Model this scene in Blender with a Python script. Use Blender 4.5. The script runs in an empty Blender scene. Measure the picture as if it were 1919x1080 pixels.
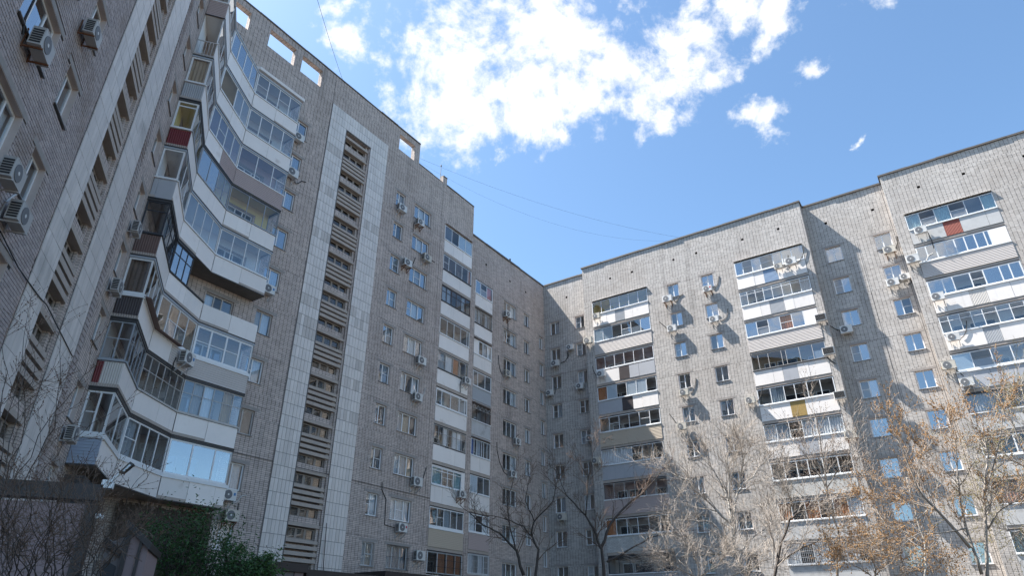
import bpy, math, random
from mathutils import Vector, Matrix, noise as mnoise
random.seed(7)
D = bpy.data
S = bpy.context.scene
COL = S.collection
rad = math.radians

# ------------------------------------------------------------------ camera
CAMZ = 1.6
PITCH = rad(27.805)
FPX, CX, CY = 1242.3, 959.5, 540.0            # focal length in photo pixels (photo 1919 x 1080)
cam = D.cameras.new('camera')
cam.sensor_width = 36.0
cam.lens = 36.0 * FPX / 1919.0
cam.clip_start, cam.clip_end = 0.05, 6000.0
co = D.objects.new('camera', cam)
COL.objects.link(co)
co.location = (0, 0, CAMZ)
co.rotation_euler = (math.pi / 2 + PITCH, 0, 0)
S.camera = co
_c, _s = math.cos(PITCH), math.sin(PITCH)


def at(px, py, Y):
    """photo pixel at forward distance Y -> world point"""
    a, b = (px - CX) / FPX, (py - CY) / FPX
    r = Vector((a, _c + b * _s, _s - b * _c))
    r *= Y / r.y
    return Vector((r.x, r.y, r.z + CAMZ))


# ------------------------------------------------------------------ facade frames (plan)
TM, TR, TL = rad(34.1), rad(-56.2), rad(-19.49)
V2 = lambda x, y: Vector((x, y))
dM = V2(math.sin(TM), math.cos(TM)); nM = V2(dM.y, -dM.x)
dR = V2(math.sin(TR), math.cos(TR)); nRa = V2(dR.y, -dR.x)
dL = V2(math.sin(TL), math.cos(TL)); nL = V2(dL.y, -dL.x)
C0 = V2(3.21187, 60.28051)


class Frame:
    """u along the wall (to the right seen from outside), w outwards, z up (z given relative to eye level)"""
    def __init__(s, o, u):
        s.o = V2(*o); s.u = u.normalized(); s.n = V2(s.u.y, -s.u.x)
        s.phi = math.atan2(s.u.y, s.u.x)

    def p(s, u, w, z):
        q = s.o + s.u * u + s.n * w
        return Vector((q.x, q.y, z + CAMZ))


FM = Frame(C0 + nM * (-30.30872 - C0.dot(nM)), dM)      # tall block, main face
FM2 = Frame(C0, dM)                                      # lower face set back one metre
FR0 = Frame(C0, -dR)                                     # right wing, recessed bays
FR1 = Frame(C0 + nRa * (50.9 - C0.dot(nRa)), -dR)        # right wing, projecting bays
FL = Frame(nL * -6.83, dL)                               # left face close to the camera

# ------------------------------------------------------------------ sky, sun, exposure
TO_SUN = Vector((-3.174, 0.921, 5.15)).normalized()
SUN_EL = math.asin(TO_SUN.z)
SUN_AZ = math.atan2(TO_SUN.x, TO_SUN.y)                  # clockwise from +Y
sun = D.lights.new('sun', 'SUN'); sun.energy = 4.9; sun.angle = rad(0.53); sun.color = (1.0, 0.95, 0.88)
so = D.objects.new('sun', sun); COL.objects.link(so)
so.rotation_euler = TO_SUN.to_track_quat('Z', 'Y').to_euler()
so.location = TO_SUN * 200
S.view_settings.view_transform = 'Standard'
S.view_settings.look = 'None'
S.view_settings.exposure = 1.62
S.view_settings.gamma = 1.0
S.view_settings.use_curve_mapping = False
S.render.engine = 'CYCLES'
S.cycles.max_bounces = 6
S.cycles.diffuse_bounces = 4
S.cycles.glossy_bounces = 3
S.cycles.transparent_max_bounces = 10
S.cycles.caustics_reflective = False
S.cycles.caustics_refractive = False

world = D.worlds.new('World'); S.world = world; world.use_nodes = True
SKY_STR = 0.089
CLOUDS = [  # photo x, y, radius in photo pixels
    (880, 150, 92), (840, 205, 70), (875, 225, 60), (960, 60, 105), (905, 45, 70), (1040, 95, 105), (1090, 160, 75), (960, 150, 80), (1000, 215, 45), (845, 260, 38),
    (1225, 160, 68), (1270, 110, 55), (1235, 220, 50), (1205, 265, 26), (1300, 95, 40), (1345, 140, 42), (1385, 140, 30), (1160, 130, 45),
    (1165, 45, 34), (1185, 15, 28), (655, 85, 34), (645, 120, 26), (632, 20, 22), (715, 115, 26), (730, 160, 28), (745, 205, 30), (765, 240, 26), (775, 72, 22), (607, 62, 12),
    (1395, 25, 40), (1430, 80, 42), (1455, 40, 40), (1300, 10, 26), (1350, 12, 22), (1480, 12, 38), (1408, 120, 24), (1440, 228, 30), (1400, 205, 24), (1525, 155, 28), (1505, 185, 18),
    (1000, 258, 26), (1045, 262, 20), (948, 306, 13), (1474, 277, 12), (1612, 256, 10), (1522, 68, 12), (1120, 215, 30), (1290, 275, 12), (1640, -30, 40)]


def nd(nt, typ, **kw):
    n = nt.nodes.new(typ)
    for k, v in kw.items():
        if k.startswith('i_'):
            n.inputs[int(k[2:])].default_value = v
        else:
            setattr(n, k, v)
    return n


def mth(nt, op, a, b=None, c=None, clamp=False):
    n = nt.nodes.new('ShaderNodeMath'); n.operation = op; n.use_clamp = clamp
    for i, x in enumerate((a, b, c)):
        if x is None: continue
        if isinstance(x, (int, float)): n.inputs[i].default_value = x
        else: nt.links.new(x, n.inputs[i])
    return n.outputs[0]


def build_world():
    nt = world.node_tree; nt.nodes.clear(); L = nt.links.new
    out = nd(nt, 'ShaderNodeOutputWorld')
    sky = nd(nt, 'ShaderNodeTexSky', sky_type='NISHITA')
    sky.sun_disc = False; sky.sun_elevation = SUN_EL; sky.sun_rotation = SUN_AZ
    sky.altitude = 100; sky.air_density = 0.95; sky.dust_density = 0.9; sky.ozone_density = 0.8
    tc = nd(nt, 'ShaderNodeTexCoord')
    nrm = nd(nt, 'ShaderNodeVectorMath', operation='NORMALIZE'); L(tc.outputs['Generated'], nrm.inputs[0])
    dirv = nrm.outputs[0]
    n1 = nd(nt, 'ShaderNodeTexNoise'); n1.inputs['Scale'].default_value = 9.0; n1.inputs['Detail'].default_value = 9; n1.inputs['Roughness'].default_value = 0.62
    n1.inputs['Distortion'].default_value = 0.35
    L(dirv, n1.inputs['Vector'])
    n3 = nd(nt, 'ShaderNodeTexNoise'); n3.inputs['Scale'].default_value = 34.0; n3.inputs['Detail'].default_value = 7; n3.inputs['Roughness'].default_value = 0.65
    L(dirv, n3.inputs['Vector'])
    n2 = nd(nt, 'ShaderNodeTexNoise'); n2.inputs['Scale'].default_value = 2.6; n2.inputs['Detail'].default_value = 3
    L(dirv, n2.inputs['Vector'])
    # clouds in view: soft blobs fixed on the dome
    wn = nd(nt, 'ShaderNodeTexNoise'); wn.inputs['Scale'].default_value = 7.5; wn.inputs['Detail'].default_value = 6; wn.inputs['Roughness'].default_value = 0.62; L(dirv, wn.inputs['Vector'])
    w0 = nd(nt, 'ShaderNodeVectorMath', operation='SUBTRACT'); w0.inputs[1].default_value = (.5, .5, .5); L(wn.outputs['Color'], w0.inputs[0])
    w1 = nd(nt, 'ShaderNodeVectorMath', operation='SCALE'); w1.inputs['Scale'].default_value = 0.12; L(w0.outputs[0], w1.inputs[0])
    w2 = nd(nt, 'ShaderNodeVectorMath', operation='ADD'); L(dirv, w2.inputs[0]); L(w1.outputs[0], w2.inputs[1])
    acc = None
    for (x, y, r) in CLOUDS:
        d = at(x, y, 10) - Vector((0, 0, CAMZ)); d.normalize()
        rr = r / FPX * (d.dot(Vector((0, _c, _s))))
        v = nd(nt, 'ShaderNodeVectorMath', operation='DISTANCE'); v.inputs[1].default_value = d; L(w2.outputs[0], v.inputs[0])
        m = mth(nt, 'MULTIPLY_ADD', v.outputs['Value'], -0.78 / (rr * 1.2), 0.83 if r > 42 else (0.80 if x < 800 else 0.60))
        acc = m if acc is None else mth(nt, 'SMOOTH_MAX', acc, m, 0.25)
    # the rest of the dome: scattered clouds of the same kind, away from the part in view
    ctr = at(1010, 330, 10) - Vector((0, 0, CAMZ)); ctr.normalize()
    vd = nd(nt, 'ShaderNodeVectorMath', operation='DISTANCE'); vd.inputs[1].default_value = ctr; L(dirv, vd.inputs[0])
    away = mth(nt, 'MULTIPLY_ADD', vd.outputs['Value'], 3.0, -2.6, clamp=True)
    acc = mth(nt, 'SMOOTH_MIN', acc, 0.62, 0.3)
    far = mth(nt, 'MULTIPLY_ADD', n2.outputs['Fac'], 5.0, -3.1)
    far = mth(nt, 'MULTIPLY', mth(nt, 'MAXIMUM', far, -1.0), away)
    far = mth(nt, 'ADD', far, mth(nt, 'MULTIPLY_ADD', away, 1.0, -1.0))
    acc = mth(nt, 'MAXIMUM', mth(nt, 'MAXIMUM', acc, -1.0), far)
    nz = mth(nt, 'ADD', mth(nt, 'MULTIPLY_ADD', n1.outputs['Fac'], 3.4, -1.72), mth(nt, 'MULTIPLY_ADD', n3.outputs['Fac'], 1.5, -0.75))
    dens = mth(nt, 'ADD', acc, nz)
    mr = nd(nt, 'ShaderNodeMapRange', interpolation_type='SMOOTHSTEP'); mr.inputs['From Min'].default_value = -0.12; mr.inputs['From Max'].default_value = 0.74
    L(dens, mr.inputs['Value'])
    # cloud brightness: whiter and brighter where thick, greyer in the middle of the thick ones
    sh = nd(nt, 'ShaderNodeMapRange'); sh.inputs['From Min'].default_value = 0.3; sh.inputs['From Max'].default_value = 0.75
    sh.inputs['To Min'].default_value = 0.72; sh.inputs['To Max'].default_value = 1.0
    L(n1.outputs['Fac'], sh.inputs['Value'])
    cc = nd(nt, 'ShaderNodeMix', data_type='RGBA'); cc.inputs[6].default_value = (3.2, 3.4, 3.65, 1); cc.inputs[7].default_value = (4.6, 4.65, 4.7, 1)
    L(sh.outputs[0], cc.inputs[0])
    mx = nd(nt, 'ShaderNodeMix', data_type='RGBA'); L(mr.outputs[0], mx.inputs[0]); tint = nd(nt, 'ShaderNodeVectorMath', operation='MULTIPLY'); tint.inputs[1].default_value = (0.79, 0.95, 1.0); L(sky.outputs[0], tint.inputs[0]); L(tint.outputs[0], mx.inputs[6]); L(cc.outputs[2], mx.inputs[7])
    bg = nd(nt, 'ShaderNodeBackground'); bg.inputs['Strength'].default_value = SKY_STR
    L(mx.outputs[2], bg.inputs['Color']); L(bg.outputs[0], out.inputs['Surface'])


build_world()

# ------------------------------------------------------------------ materials
M = {}


def new_mat(name):
    m = D.materials.new(name); m.use_nodes = True
    nt = m.node_tree
    b = nt.nodes['Principled BSDF']
    M[name] = m
    return m, nt, b, nt.links.new


def mat(name, col, rough=0.7, var=0.12, nscale=3.0, streak=0.0, metal=0.0, rnd=0.0, island=0.0, spec=0.4, bump=0.0, bscale=40.0, stain=None):
    m, nt, b, L = new_mat(name)
    b.inputs['Roughness'].default_value = rough
    b.inputs['Metallic'].default_value = metal
    b.inputs['Specular IOR Level'].default_value = spec
    geo = nd(nt, 'ShaderNodeNewGeometry')
    n = nd(nt, 'ShaderNodeTexNoise'); n.inputs['Scale'].default_value = nscale; n.inputs['Detail'].default_value = 6; n.inputs['Roughness'].default_value = 0.65
    L(geo.outputs['Position'], n.inputs['Vector'])
    f = mth(nt, 'MULTIPLY_ADD', n.outputs['Fac'], 2 * var, 1 - var)
    if streak:
        mp = nd(nt, 'ShaderNodeMapping'); mp.inputs['Scale'].default_value = (5.0, 5.0, 0.35); L(geo.outputs['Position'], mp.inputs['Vector'])
        s = nd(nt, 'ShaderNodeTexNoise'); s.inputs['Scale'].default_value = 1.0; s.inputs['Detail'].default_value = 5; L(mp.outputs[0], s.inputs['Vector'])
        g = mth(nt, 'SMOOTH_MIN', mth(nt, 'MULTIPLY_ADD', s.outputs['Fac'], 2.4, 0.05), 1.0, 0.2)
        f = mth(nt, 'MULTIPLY', f, mth(nt, 'MULTIPLY_ADD', g, streak, 1 - streak))
    if rnd:
        oi = nd(nt, 'ShaderNodeObjectInfo')
        f = mth(nt, 'MULTIPLY', f, mth(nt, 'MULTIPLY_ADD', oi.outputs['Random'], 2 * rnd, 1 - rnd))
    if island:
        f = mth(nt, 'MULTIPLY', f, mth(nt, 'MULTIPLY_ADD', geo.outputs['Random Per Island'], 2 * island, 1 - island))
    vm = nd(nt, 'ShaderNodeVectorMath', operation='SCALE'); vm.inputs[0].default_value = col; L(f, vm.inputs['Scale'])
    outc = vm.outputs[0]
    if stain:
        sn = nd(nt, 'ShaderNodeTexNoise'); sn.inputs['Scale'].default_value = stain[1]; sn.inputs['Detail'].default_value = 5; L(geo.outputs['Position'], sn.inputs['Vector'])
        sm = nd(nt, 'ShaderNodeMapRange'); sm.inputs['From Min'].default_value = stain[2]; sm.inputs['From Max'].default_value = stain[2] + 0.12; sm.inputs['To Max'].default_value = stain[3]
        L(sn.outputs['Fac'], sm.inputs['Value'])
        mx = nd(nt, 'ShaderNodeMix', data_type='RGBA'); L(sm.outputs[0], mx.inputs[0]); L(outc, mx.inputs[6]); mx.inputs[7].default_value = (*stain[0], 1)
        outc = mx.outputs[2]
    L(outc, b.inputs['Base Color'])
    if bump:
        bn = nd(nt, 'ShaderNodeTexNoise'); bn.inputs['Scale'].default_value = bscale; bn.inputs['Detail'].default_value = 4; L(geo.outputs['Position'], bn.inputs['Vector'])
        bp = nd(nt, 'ShaderNodeBump'); bp.inputs['Strength'].default_value = bump; bp.inputs['Distance'].default_value = 0.02
        L(bn.outputs['Fac'], bp.inputs['Height']); L(bp.outputs[0], b.inputs['Normal'])
    return m


def brick_mat(name, c1, c2, vj=(0.05, 0.05, 0.055), hj=(0.17, 0.165, 0.165), stain_col=(0.30, 0.24, 0.18), stain_amt=0.5, stag=0.0, hw=0.007, vw=0.0085):
    """silicate brick: UV in metres; courses with mostly aligned open head joints"""
    m, nt, b, L = new_mat(name)
    b.inputs['Roughness'].default_value = 0.85; b.inputs['Specular IOR Level'].default_value = 0.25
    uv = nd(nt, 'ShaderNodeUVMap', uv_map='uv'); sp = nd(nt, 'ShaderNodeSeparateXYZ'); L(uv.outputs[0], sp.inputs[0])
    u, v = sp.outputs[0], sp.outputs[1]
    H, Wd = 0.0986, 0.262
    r = mth(nt, 'DIVIDE', v, H); row = mth(nt, 'FLOOR', r); fy = mth(nt, 'FRACT', r)
    w1 = nd(nt, 'ShaderNodeTexWhiteNoise', noise_dimensions='1D'); L(row, w1.inputs['W'])
    grp = mth(nt, 'FLOOR', mth(nt, 'DIVIDE', row, 13.0))
    w2 = nd(nt, 'ShaderNodeTexWhiteNoise', noise_dimensions='1D'); L(mth(nt, 'ADD', grp, 0.37), w2.inputs['W'])
    half = mth(nt, 'MULTIPLY', mth(nt, 'MODULO', row, 2.0), 0.131 * stag)
    jump = mth(nt, 'MULTIPLY', mth(nt, 'GREATER_THAN', w2.outputs['Value'], 0.6), 0.131)
    off = mth(nt, 'ADD', mth(nt, 'ADD', mth(nt, 'MULTIPLY', w1.outputs['Value'], 0.012), jump), half)
    a = mth(nt, 'DIVIDE', mth(nt, 'ADD', u, off), Wd); bi = mth(nt, 'FLOOR', a); fx = mth(nt, 'FRACT', a)
    dx = mth(nt, 'MULTIPLY', mth(nt, 'MINIMUM', fx, mth(nt, 'SUBTRACT', 1.0, fx)), Wd)
    dy = mth(nt, 'MULTIPLY', mth(nt, 'MINIMUM', fy, mth(nt, 'SUBTRACT', 1.0, fy)), H)
    cv = nd(nt, 'ShaderNodeCombineXYZ'); L(bi, cv.inputs[0]); L(row, cv.inputs[1])
    wb = nd(nt, 'ShaderNodeTexWhiteNoise', noise_dimensions='3D'); L(cv.outputs[0], wb.inputs['Vector'])
    vm_ = nd(nt, 'ShaderNodeMapRange'); vm_.inputs['From Min'].default_value = vw; vm_.inputs['From Max'].default_value = vw * 0.6; L(dx, vm_.inputs['Value'])
    hm_ = nd(nt, 'ShaderNodeMapRange'); hm_.inputs['From Min'].default_value = hw; hm_.inputs['From Max'].default_value = hw * 0.6; L(dy, hm_.inputs['Value'])
    # open head joints vary from brick to brick
    vfac = mth(nt, 'MULTIPLY', vm_.outputs[0], mth(nt, 'MULTIPLY_ADD', wb.outputs['Value'], 0.75, 0.3, clamp=True))
    mxb = nd(nt, 'ShaderNodeMix', data_type='RGBA'); L(wb.outputs['Value'], mxb.inputs[0]); mxb.inputs[6].default_value = (*c1, 1); mxb.inputs[7].default_value = (*c2, 1)
    col = mxb.outputs[2]
    geo = nd(nt, 'ShaderNodeNewGeometry')
    sn = nd(nt, 'ShaderNodeTexNoise'); sn.inputs['Scale'].default_value = 0.22; sn.inputs['Detail'].default_value = 6; sn.inputs['Roughness'].default_value = 0.6; L(geo.outputs['Position'], sn.inputs['Vector'])
    smr = nd(nt, 'ShaderNodeMapRange'); smr.inputs['From Min'].default_value = 0.45; smr.inputs['From Max'].default_value = 0.75; smr.inputs['To Max'].default_value = stain_amt; L(sn.outputs['Fac'], smr.inputs['Value'])
    mst = nd(nt, 'ShaderNodeMix', data_type='RGBA'); L(smr.outputs[0], mst.inputs[0]); L(col, mst.inputs[6]); mst.inputs[7].default_value = (*stain_col, 1)
    fn = nd(nt, 'ShaderNodeTexNoise'); fn.inputs['Scale'].default_value = 1.6; fn.inputs['Detail'].default_value = 8; fn.inputs['Roughness'].default_value = 0.7; L(geo.outputs['Position'], fn.inputs['Vector'])
    mul = nd(nt, 'ShaderNodeVectorMath', operation='SCALE'); L(mst.outputs[2], mul.inputs[0]); L(mth(nt, 'MULTIPLY_ADD', fn.outputs['Fac'], 0.5, 0.75), mul.inputs['Scale'])
    # rain streaks
    mp = nd(nt, 'ShaderNodeMapping'); mp.inputs['Scale'].default_value = (1.6, 1.6, 0.07); L(geo.outputs['Position'], mp.inputs['Vector'])
    s2 = nd(nt, 'ShaderNodeTexNoise'); s2.inputs['Scale'].default_value = 1.0; s2.inputs['Detail'].default_value = 6; L(mp.outputs[0], s2.inputs['Vector'])
    mul2 = nd(nt, 'ShaderNodeVectorMath', operation='SCALE'); L(mul.outputs[0], mul2.inputs[0]); L(mth(nt, 'MULTIPLY_ADD', s2.outputs['Fac'], 0.36, 0.82), mul2.inputs['Scale'])
    sl = mth(nt, 'FRACT', mth(nt, 'DIVIDE', mth(nt, 'ADD', v, 0.35), 2.8))
    slm = mth(nt, 'MULTIPLY', mth(nt, 'LESS_THAN', sl, 0.012), mth(nt, 'MULTIPLY_ADD', fn.outputs['Fac'], 3.0, -1.0, clamp=True))
    mp3 = nd(nt, 'ShaderNodeMapping'); mp3.inputs['Scale'].default_value = (0.8, 0.8, 0.13); L(geo.outputs['Position'], mp3.inputs['Vector'])
    s3 = nd(nt, 'ShaderNodeTexNoise'); s3.inputs['Scale'].default_value = 1.0; s3.inputs['Detail'].default_value = 7; s3.inputs['Roughness'].default_value = 0.7; L(mp3.outputs[0], s3.inputs['Vector'])
    gr = nd(nt, 'ShaderNodeMapRange'); gr.inputs['From Min'].default_value = 0.56; gr.inputs['From Max'].default_value = 0.72; gr.inputs['To Max'].default_value = 0.38; L(s3.outputs['Fac'], gr.inputs['Value'])
    dark = mth(nt, 'SUBTRACT', 1.0, mth(nt, 'MAXIMUM', gr.outputs[0], mth(nt, 'MULTIPLY', slm, 0.75)))
    mul3 = nd(nt, 'ShaderNodeVectorMath', operation='SCALE'); L(mul2.outputs[0], mul3.inputs[0]); L(dark, mul3.inputs['Scale']); mul2 = mul3
    m1 = nd(nt, 'ShaderNodeMix', data_type='RGBA'); L(mth(nt, 'MULTIPLY', hm_.outputs[0], 0.9), m1.inputs[0]); L(mul2.outputs[0], m1.inputs[6]); m1.inputs[7].default_value = (*hj, 1)
    m2 = nd(nt, 'ShaderNodeMix', data_type='RGBA'); L(vfac, m2.inputs[0]); L(m1.outputs[2], m2.inputs[6]); m2.inputs[7].default_value = (*vj, 1)
    L(m2.outputs[2], b.inputs['Base Color'])
    ht = mth(nt, 'SUBTRACT', mth(nt, 'MULTIPLY', wb.outputs['Value'], 0.35), mth(nt, 'MAXIMUM', vm_.outputs[0], hm_.outputs[0]))
    bp = nd(nt, 'ShaderNodeBump'); bp.inputs['Strength'].default_value = 0.5; bp.inputs['Distance'].default_value = 0.012
    L(ht, bp.inputs['Height']); L(bp.outputs[0], b.inputs['Normal'])
    return m


def glass_mat(name, tint, refl, tr=0.85):
    m = D.materials.new(name); m.use_nodes = True; M[name] = m
    nt = m.node_tree; nt.nodes.clear(); L = nt.links.new
    o = nd(nt, 'ShaderNodeOutputMaterial')
    t = nd(nt, 'ShaderNodeBsdfTransparent'); t.inputs[0].default_value = (*[tr * c for c in tint], 1)
    g = nd(nt, 'ShaderNodeBsdfGlossy'); g.inputs['Roughness'].default_value = 0.0; g.inputs['Color'].default_value = (0.95, 0.97, 1.0, 1)
    geo = nd(nt, 'ShaderNodeNewGeometry')
    n = nd(nt, 'ShaderNodeTexNoise'); n.inputs['Scale'].default_value = 0.9; n.inputs['Detail'].default_value = 1; L(geo.outputs['Position'], n.inputs['Vector'])
    bp = nd(nt, 'ShaderNodeBump'); bp.inputs['Strength'].default_value = 0.035; bp.inputs['Distance'].default_value = 0.08; L(n.outputs['Fac'], bp.inputs['Height'])
    L(bp.outputs[0], g.inputs['Normal'])
    fr = nd(nt, 'ShaderNodeFresnel'); fr.inputs['IOR'].default_value = 1.5
    f = mth(nt, 'MULTIPLY_ADD', fr.outputs[0], 1.0 - refl, refl, clamp=True)
    f = mth(nt, 'MULTIPLY', f, mth(nt, 'SUBTRACT', 1.0, geo.outputs['Backfacing']))   # only the outer face of the thin pane mirrors
    mx = nd(nt, 'ShaderNodeMixShader'); L(f, mx.inputs[0]); L(t.outputs[0], mx.inputs[1]); L(g.outputs[0], mx.inputs[2]); L(mx.outputs[0], o.inputs[0])
    return m


brick_mat('brick_shade', (0.635, 0.54, 0.49), (0.495, 0.42, 0.38), stain_col=(0.42, 0.34, 0.30), stain_amt=0.5, vj=(0.03, 0.029, 0.03), hj=(0.15, 0.14, 0.14), vw=0.016, hw=0.010)  # for shaded faces: colour warmed to carry bounce light against the blue sky
brick_mat('brick_pale', (0.58, 0.545, 0.515), (0.45, 0.42, 0.395), stain_col=(0.38, 0.325, 0.28), stain_amt=0.5, vj=(0.02, 0.019, 0.02), hj=(0.25, 0.235, 0.22), hw=0.011, vw=0.0155)
brick_mat('brick_white', (0.62, 0.61, 0.59), (0.52, 0.51, 0.49), stag=1.0, hj=(0.2, 0.19, 0.18), vj=(0.12, 0.12, 0.12), stain_amt=0.3)
mat('brick_piece', (0.43, 0.37, 0.355), 0.85, 0.16, 5.0, island=0.13, rnd=0.07, bump=0.4, bscale=60, stain=((0.26, 0.2, 0.16), 0.35, 0.55, 0.55))  # base colour lowered to carry the near left wall's deeper shade
mat('mortar', (0.045, 0.042, 0.044), 0.95, 0.3, 8)
mat('tile', (0.69, 0.64, 0.605), 0.45, 0.14, 1.6, streak=0.3, rnd=0.09, island=0.07, stain=((0.30, 0.29, 0.28), 0.5, 0.62, 0.5))
mat('tile_dull', (0.61, 0.56, 0.525), 0.6, 0.14, 3.0, streak=0.3, rnd=0.08, island=0.06)
mat('tile_joint', (0.11, 0.105, 0.105), 0.9, 0.2, 6)
mat('concrete', (0.45, 0.39, 0.345), 0.9, 0.2, 2.5, streak=0.35, bump=0.3, bscale=25)
mat('concrete_dark', (0.20, 0.185, 0.17), 0.9, 0.25, 2.5, streak=0.4, bump=0.3, bscale=25)
mat('plaster', (0.58, 0.49, 0.45), 0.9, 0.14, 3)
mat('lintel', (0.34, 0.31, 0.29), 0.9, 0.2, 3, bump=0.3)
mat('upvc', (0.80, 0.81, 0.82), 0.35, 0.04, 2)
mat('white_panel', (0.86, 0.81, 0.775), 0.5, 0.08, 1.2, streak=0.26, rnd=0.07, stain=((0.50, 0.42, 0.36), 1.4, 0.63, 0.45))
mat('grey_panel', (0.42, 0.43, 0.46), 0.5, 0.10, 1.5, streak=0.22, rnd=0.05)
mat('concrete_panel', (0.52, 0.52, 0.52), 0.7, 0.2, 1.7, streak=0.3, stain=((0.3, 0.29, 0.28), 1.2, 0.58, 0.6))
mat('siding_tan', (0.52, 0.44, 0.35), 0.55, 0.05, 2, streak=0.08)
mat('siding_rose', (0.47, 0.38, 0.36), 0.55, 0.05, 2, streak=0.08)
mat('siding_beige', (0.58, 0.53, 0.50), 0.55, 0.05, 2, streak=0.08)
mat('siding_blue', (0.36, 0.41, 0.50), 0.5, 0.05, 2, streak=0.08)
mat('rib_red', (0.17, 0.022, 0.022), 0.45, 0.12, 3, streak=0.2)
mat('rib_orange', (0.30, 0.075, 0.05), 0.5, 0.15, 3, streak=0.3)
mat('rib_brown', (0.16, 0.10, 0.085), 0.6, 0.2, 3, streak=0.3)
mat('rib_dark', (0.075, 0.06, 0.06), 0.6, 0.2, 3, streak=0.3)
mat('rib_grey', (0.40, 0.41, 0.43), 0.45, 0.1, 3, streak=0.2)
mat('rib_white', (0.62, 0.58, 0.54), 0.5, 0.1, 3, streak=0.25)
mat('rib_blue', (0.22, 0.32, 0.47), 0.5, 0.1, 3, streak=0.2)
mat('bamboo', (0.47, 0.33, 0.13), 0.7, 0.25, 9, streak=0.3)
mat('frame_grey', (0.36, 0.39, 0.43), 0.5, 0.1, 3)
mat('frame_old', (0.52, 0.50, 0.48), 0.7, 0.2, 7, streak=0.3)
mat('frame_stair', (0.30, 0.26, 0.23), 0.7, 0.25, 7, streak=0.3)
mat('frame_dark', (0.05, 0.052, 0.06), 0.5, 0.15, 3)
mat('frame_brown', (0.10, 0.065, 0.05), 0.6, 0.2, 4)
mat('frame_blue', (0.22, 0.30, 0.40), 0.5, 0.1, 3)
mat('room_grey', (0.46, 0.43, 0.41), 0.9, 0.1, 1.5)
mat('room_white', (0.80, 0.79, 0.77), 0.9, 0.06, 1.5)
mat('room_yellow', (0.72, 0.60, 0.26), 0.9, 0.06, 1.5)
mat('room_tan', (0.46, 0.37, 0.27), 0.9, 0.08, 1.5)
mat('room_rose', (0.52, 0.40, 0.39), 0.9, 0.08, 1.5)
mat('curtain_white', (0.74, 0.74, 0.74), 0.9, 0.08, 2)
mat('curtain_grey', (0.40, 0.42, 0.44), 0.9, 0.08, 2)
mat('curtain_pink', (0.66, 0.30, 0.30), 0.9, 0.08, 2)
mat('curtain_orange', (0.50, 0.20, 0.08), 0.9, 0.1, 2)
mat('curtain_brown', (0.17, 0.12, 0.09), 0.9, 0.2, 4)
mat('curtain_tan', (0.48, 0.36, 0.24), 0.9, 0.1, 2)
mat('curtain_green', (0.36, 0.50, 0.49), 0.9, 0.06, 2)
mat('curtain_blue', (0.10, 0.17, 0.42), 0.9, 0.06, 2)
mat('film', (0.60, 0.66, 0.70), 0.3, 0.04, 1)
mat('mosquito_net', (0.36, 0.36, 0.37), 0.9, 0.05, 2)
mat('metal_dark', (0.055, 0.053, 0.055), 0.5, 0.2, 4)
mat('metal_brown', (0.036, 0.029, 0.030), 0.45, 0.15, 3)
mat('coping', (0.13, 0.115, 0.105), 0.6, 0.25, 2, streak=0.2)
mat('metal_sill', (0.24, 0.24, 0.25), 0.5, 0.15, 4)
mat('metal_light', (0.55, 0.55, 0.56), 0.45, 0.1, 4)
mat('rust', (0.19, 0.085, 0.045), 0.85, 0.35, 9, bump=0.3)
mat('ac_white', (0.66, 0.655, 0.64), 0.4, 0.04, 3, rnd=0.06)
mat('ac_shaded', (0.44, 0.43, 0.42), 0.45, 0.1, 4, streak=0.2)  # white case with the near left wall's shade put into its colour
mat('ac_cream', (0.58, 0.54, 0.47), 0.5, 0.12, 4, streak=0.3)
mat('ac_grille', (0.16, 0.165, 0.175), 0.6, 0.1, 8)
mat('ac_dark', (0.03, 0.03, 0.032), 0.6, 0.1, 8)
mat('dark_glass', (0.03, 0.035, 0.045), 0.08, 0.1, 2, spec=0.8)
mat('sticker_blue', (0.05, 0.20, 0.45), 0.4, 0.03)
mat('sticker_red', (0.5, 0.04, 0.05), 0.4, 0.03)
mat('cable', (0.035, 0.034, 0.036), 0.7, 0.1)
mat('pipe_white', (0.55, 0.54, 0.52), 0.6, 0.1)
mat('roofing', (0.09, 0.088, 0.085), 0.9, 0.2, 1)
mat('asphalt', (0.085, 0.073, 0.06), 0.9, 0.3, 0.4)
mat('annex_wall', (0.27, 0.20, 0.20), 0.8, 0.06, 2, streak=0.1)
mat('annex_grey', (0.22, 0.195, 0.195), 0.8, 0.08, 2, streak=0.1)
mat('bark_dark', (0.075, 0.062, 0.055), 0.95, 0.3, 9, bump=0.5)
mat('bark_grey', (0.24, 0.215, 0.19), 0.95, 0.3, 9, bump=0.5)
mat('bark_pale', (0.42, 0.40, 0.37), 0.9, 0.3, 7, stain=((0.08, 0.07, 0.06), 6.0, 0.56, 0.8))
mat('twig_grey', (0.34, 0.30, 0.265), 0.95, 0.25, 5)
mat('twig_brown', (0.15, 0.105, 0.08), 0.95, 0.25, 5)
mat('bud_orange', (0.36, 0.215, 0.10), 0.8, 0.3, 6, island=0.35)
mat('bud_brown', (0.14, 0.085, 0.06), 0.8, 0.3, 6, island=0.3)
mat('bud_olive', (0.24, 0.21, 0.07), 0.8, 0.3, 6, island=0.3)
mat('leaf_green', (0.055, 0.115, 0.028), 0.6, 0.3, 4, island=0.4)
mat('leaf_deep', (0.032, 0.080, 0.018), 0.6, 0.3, 4, island=0.4)
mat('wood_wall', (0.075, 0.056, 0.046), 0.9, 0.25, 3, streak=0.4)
glass_mat('glass', (0.97, 0.985, 1.0), 0.05, 0.97)
glass_mat('glass_mirror', (0.75, 0.80, 0.84), 0.37, 0.92)
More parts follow.
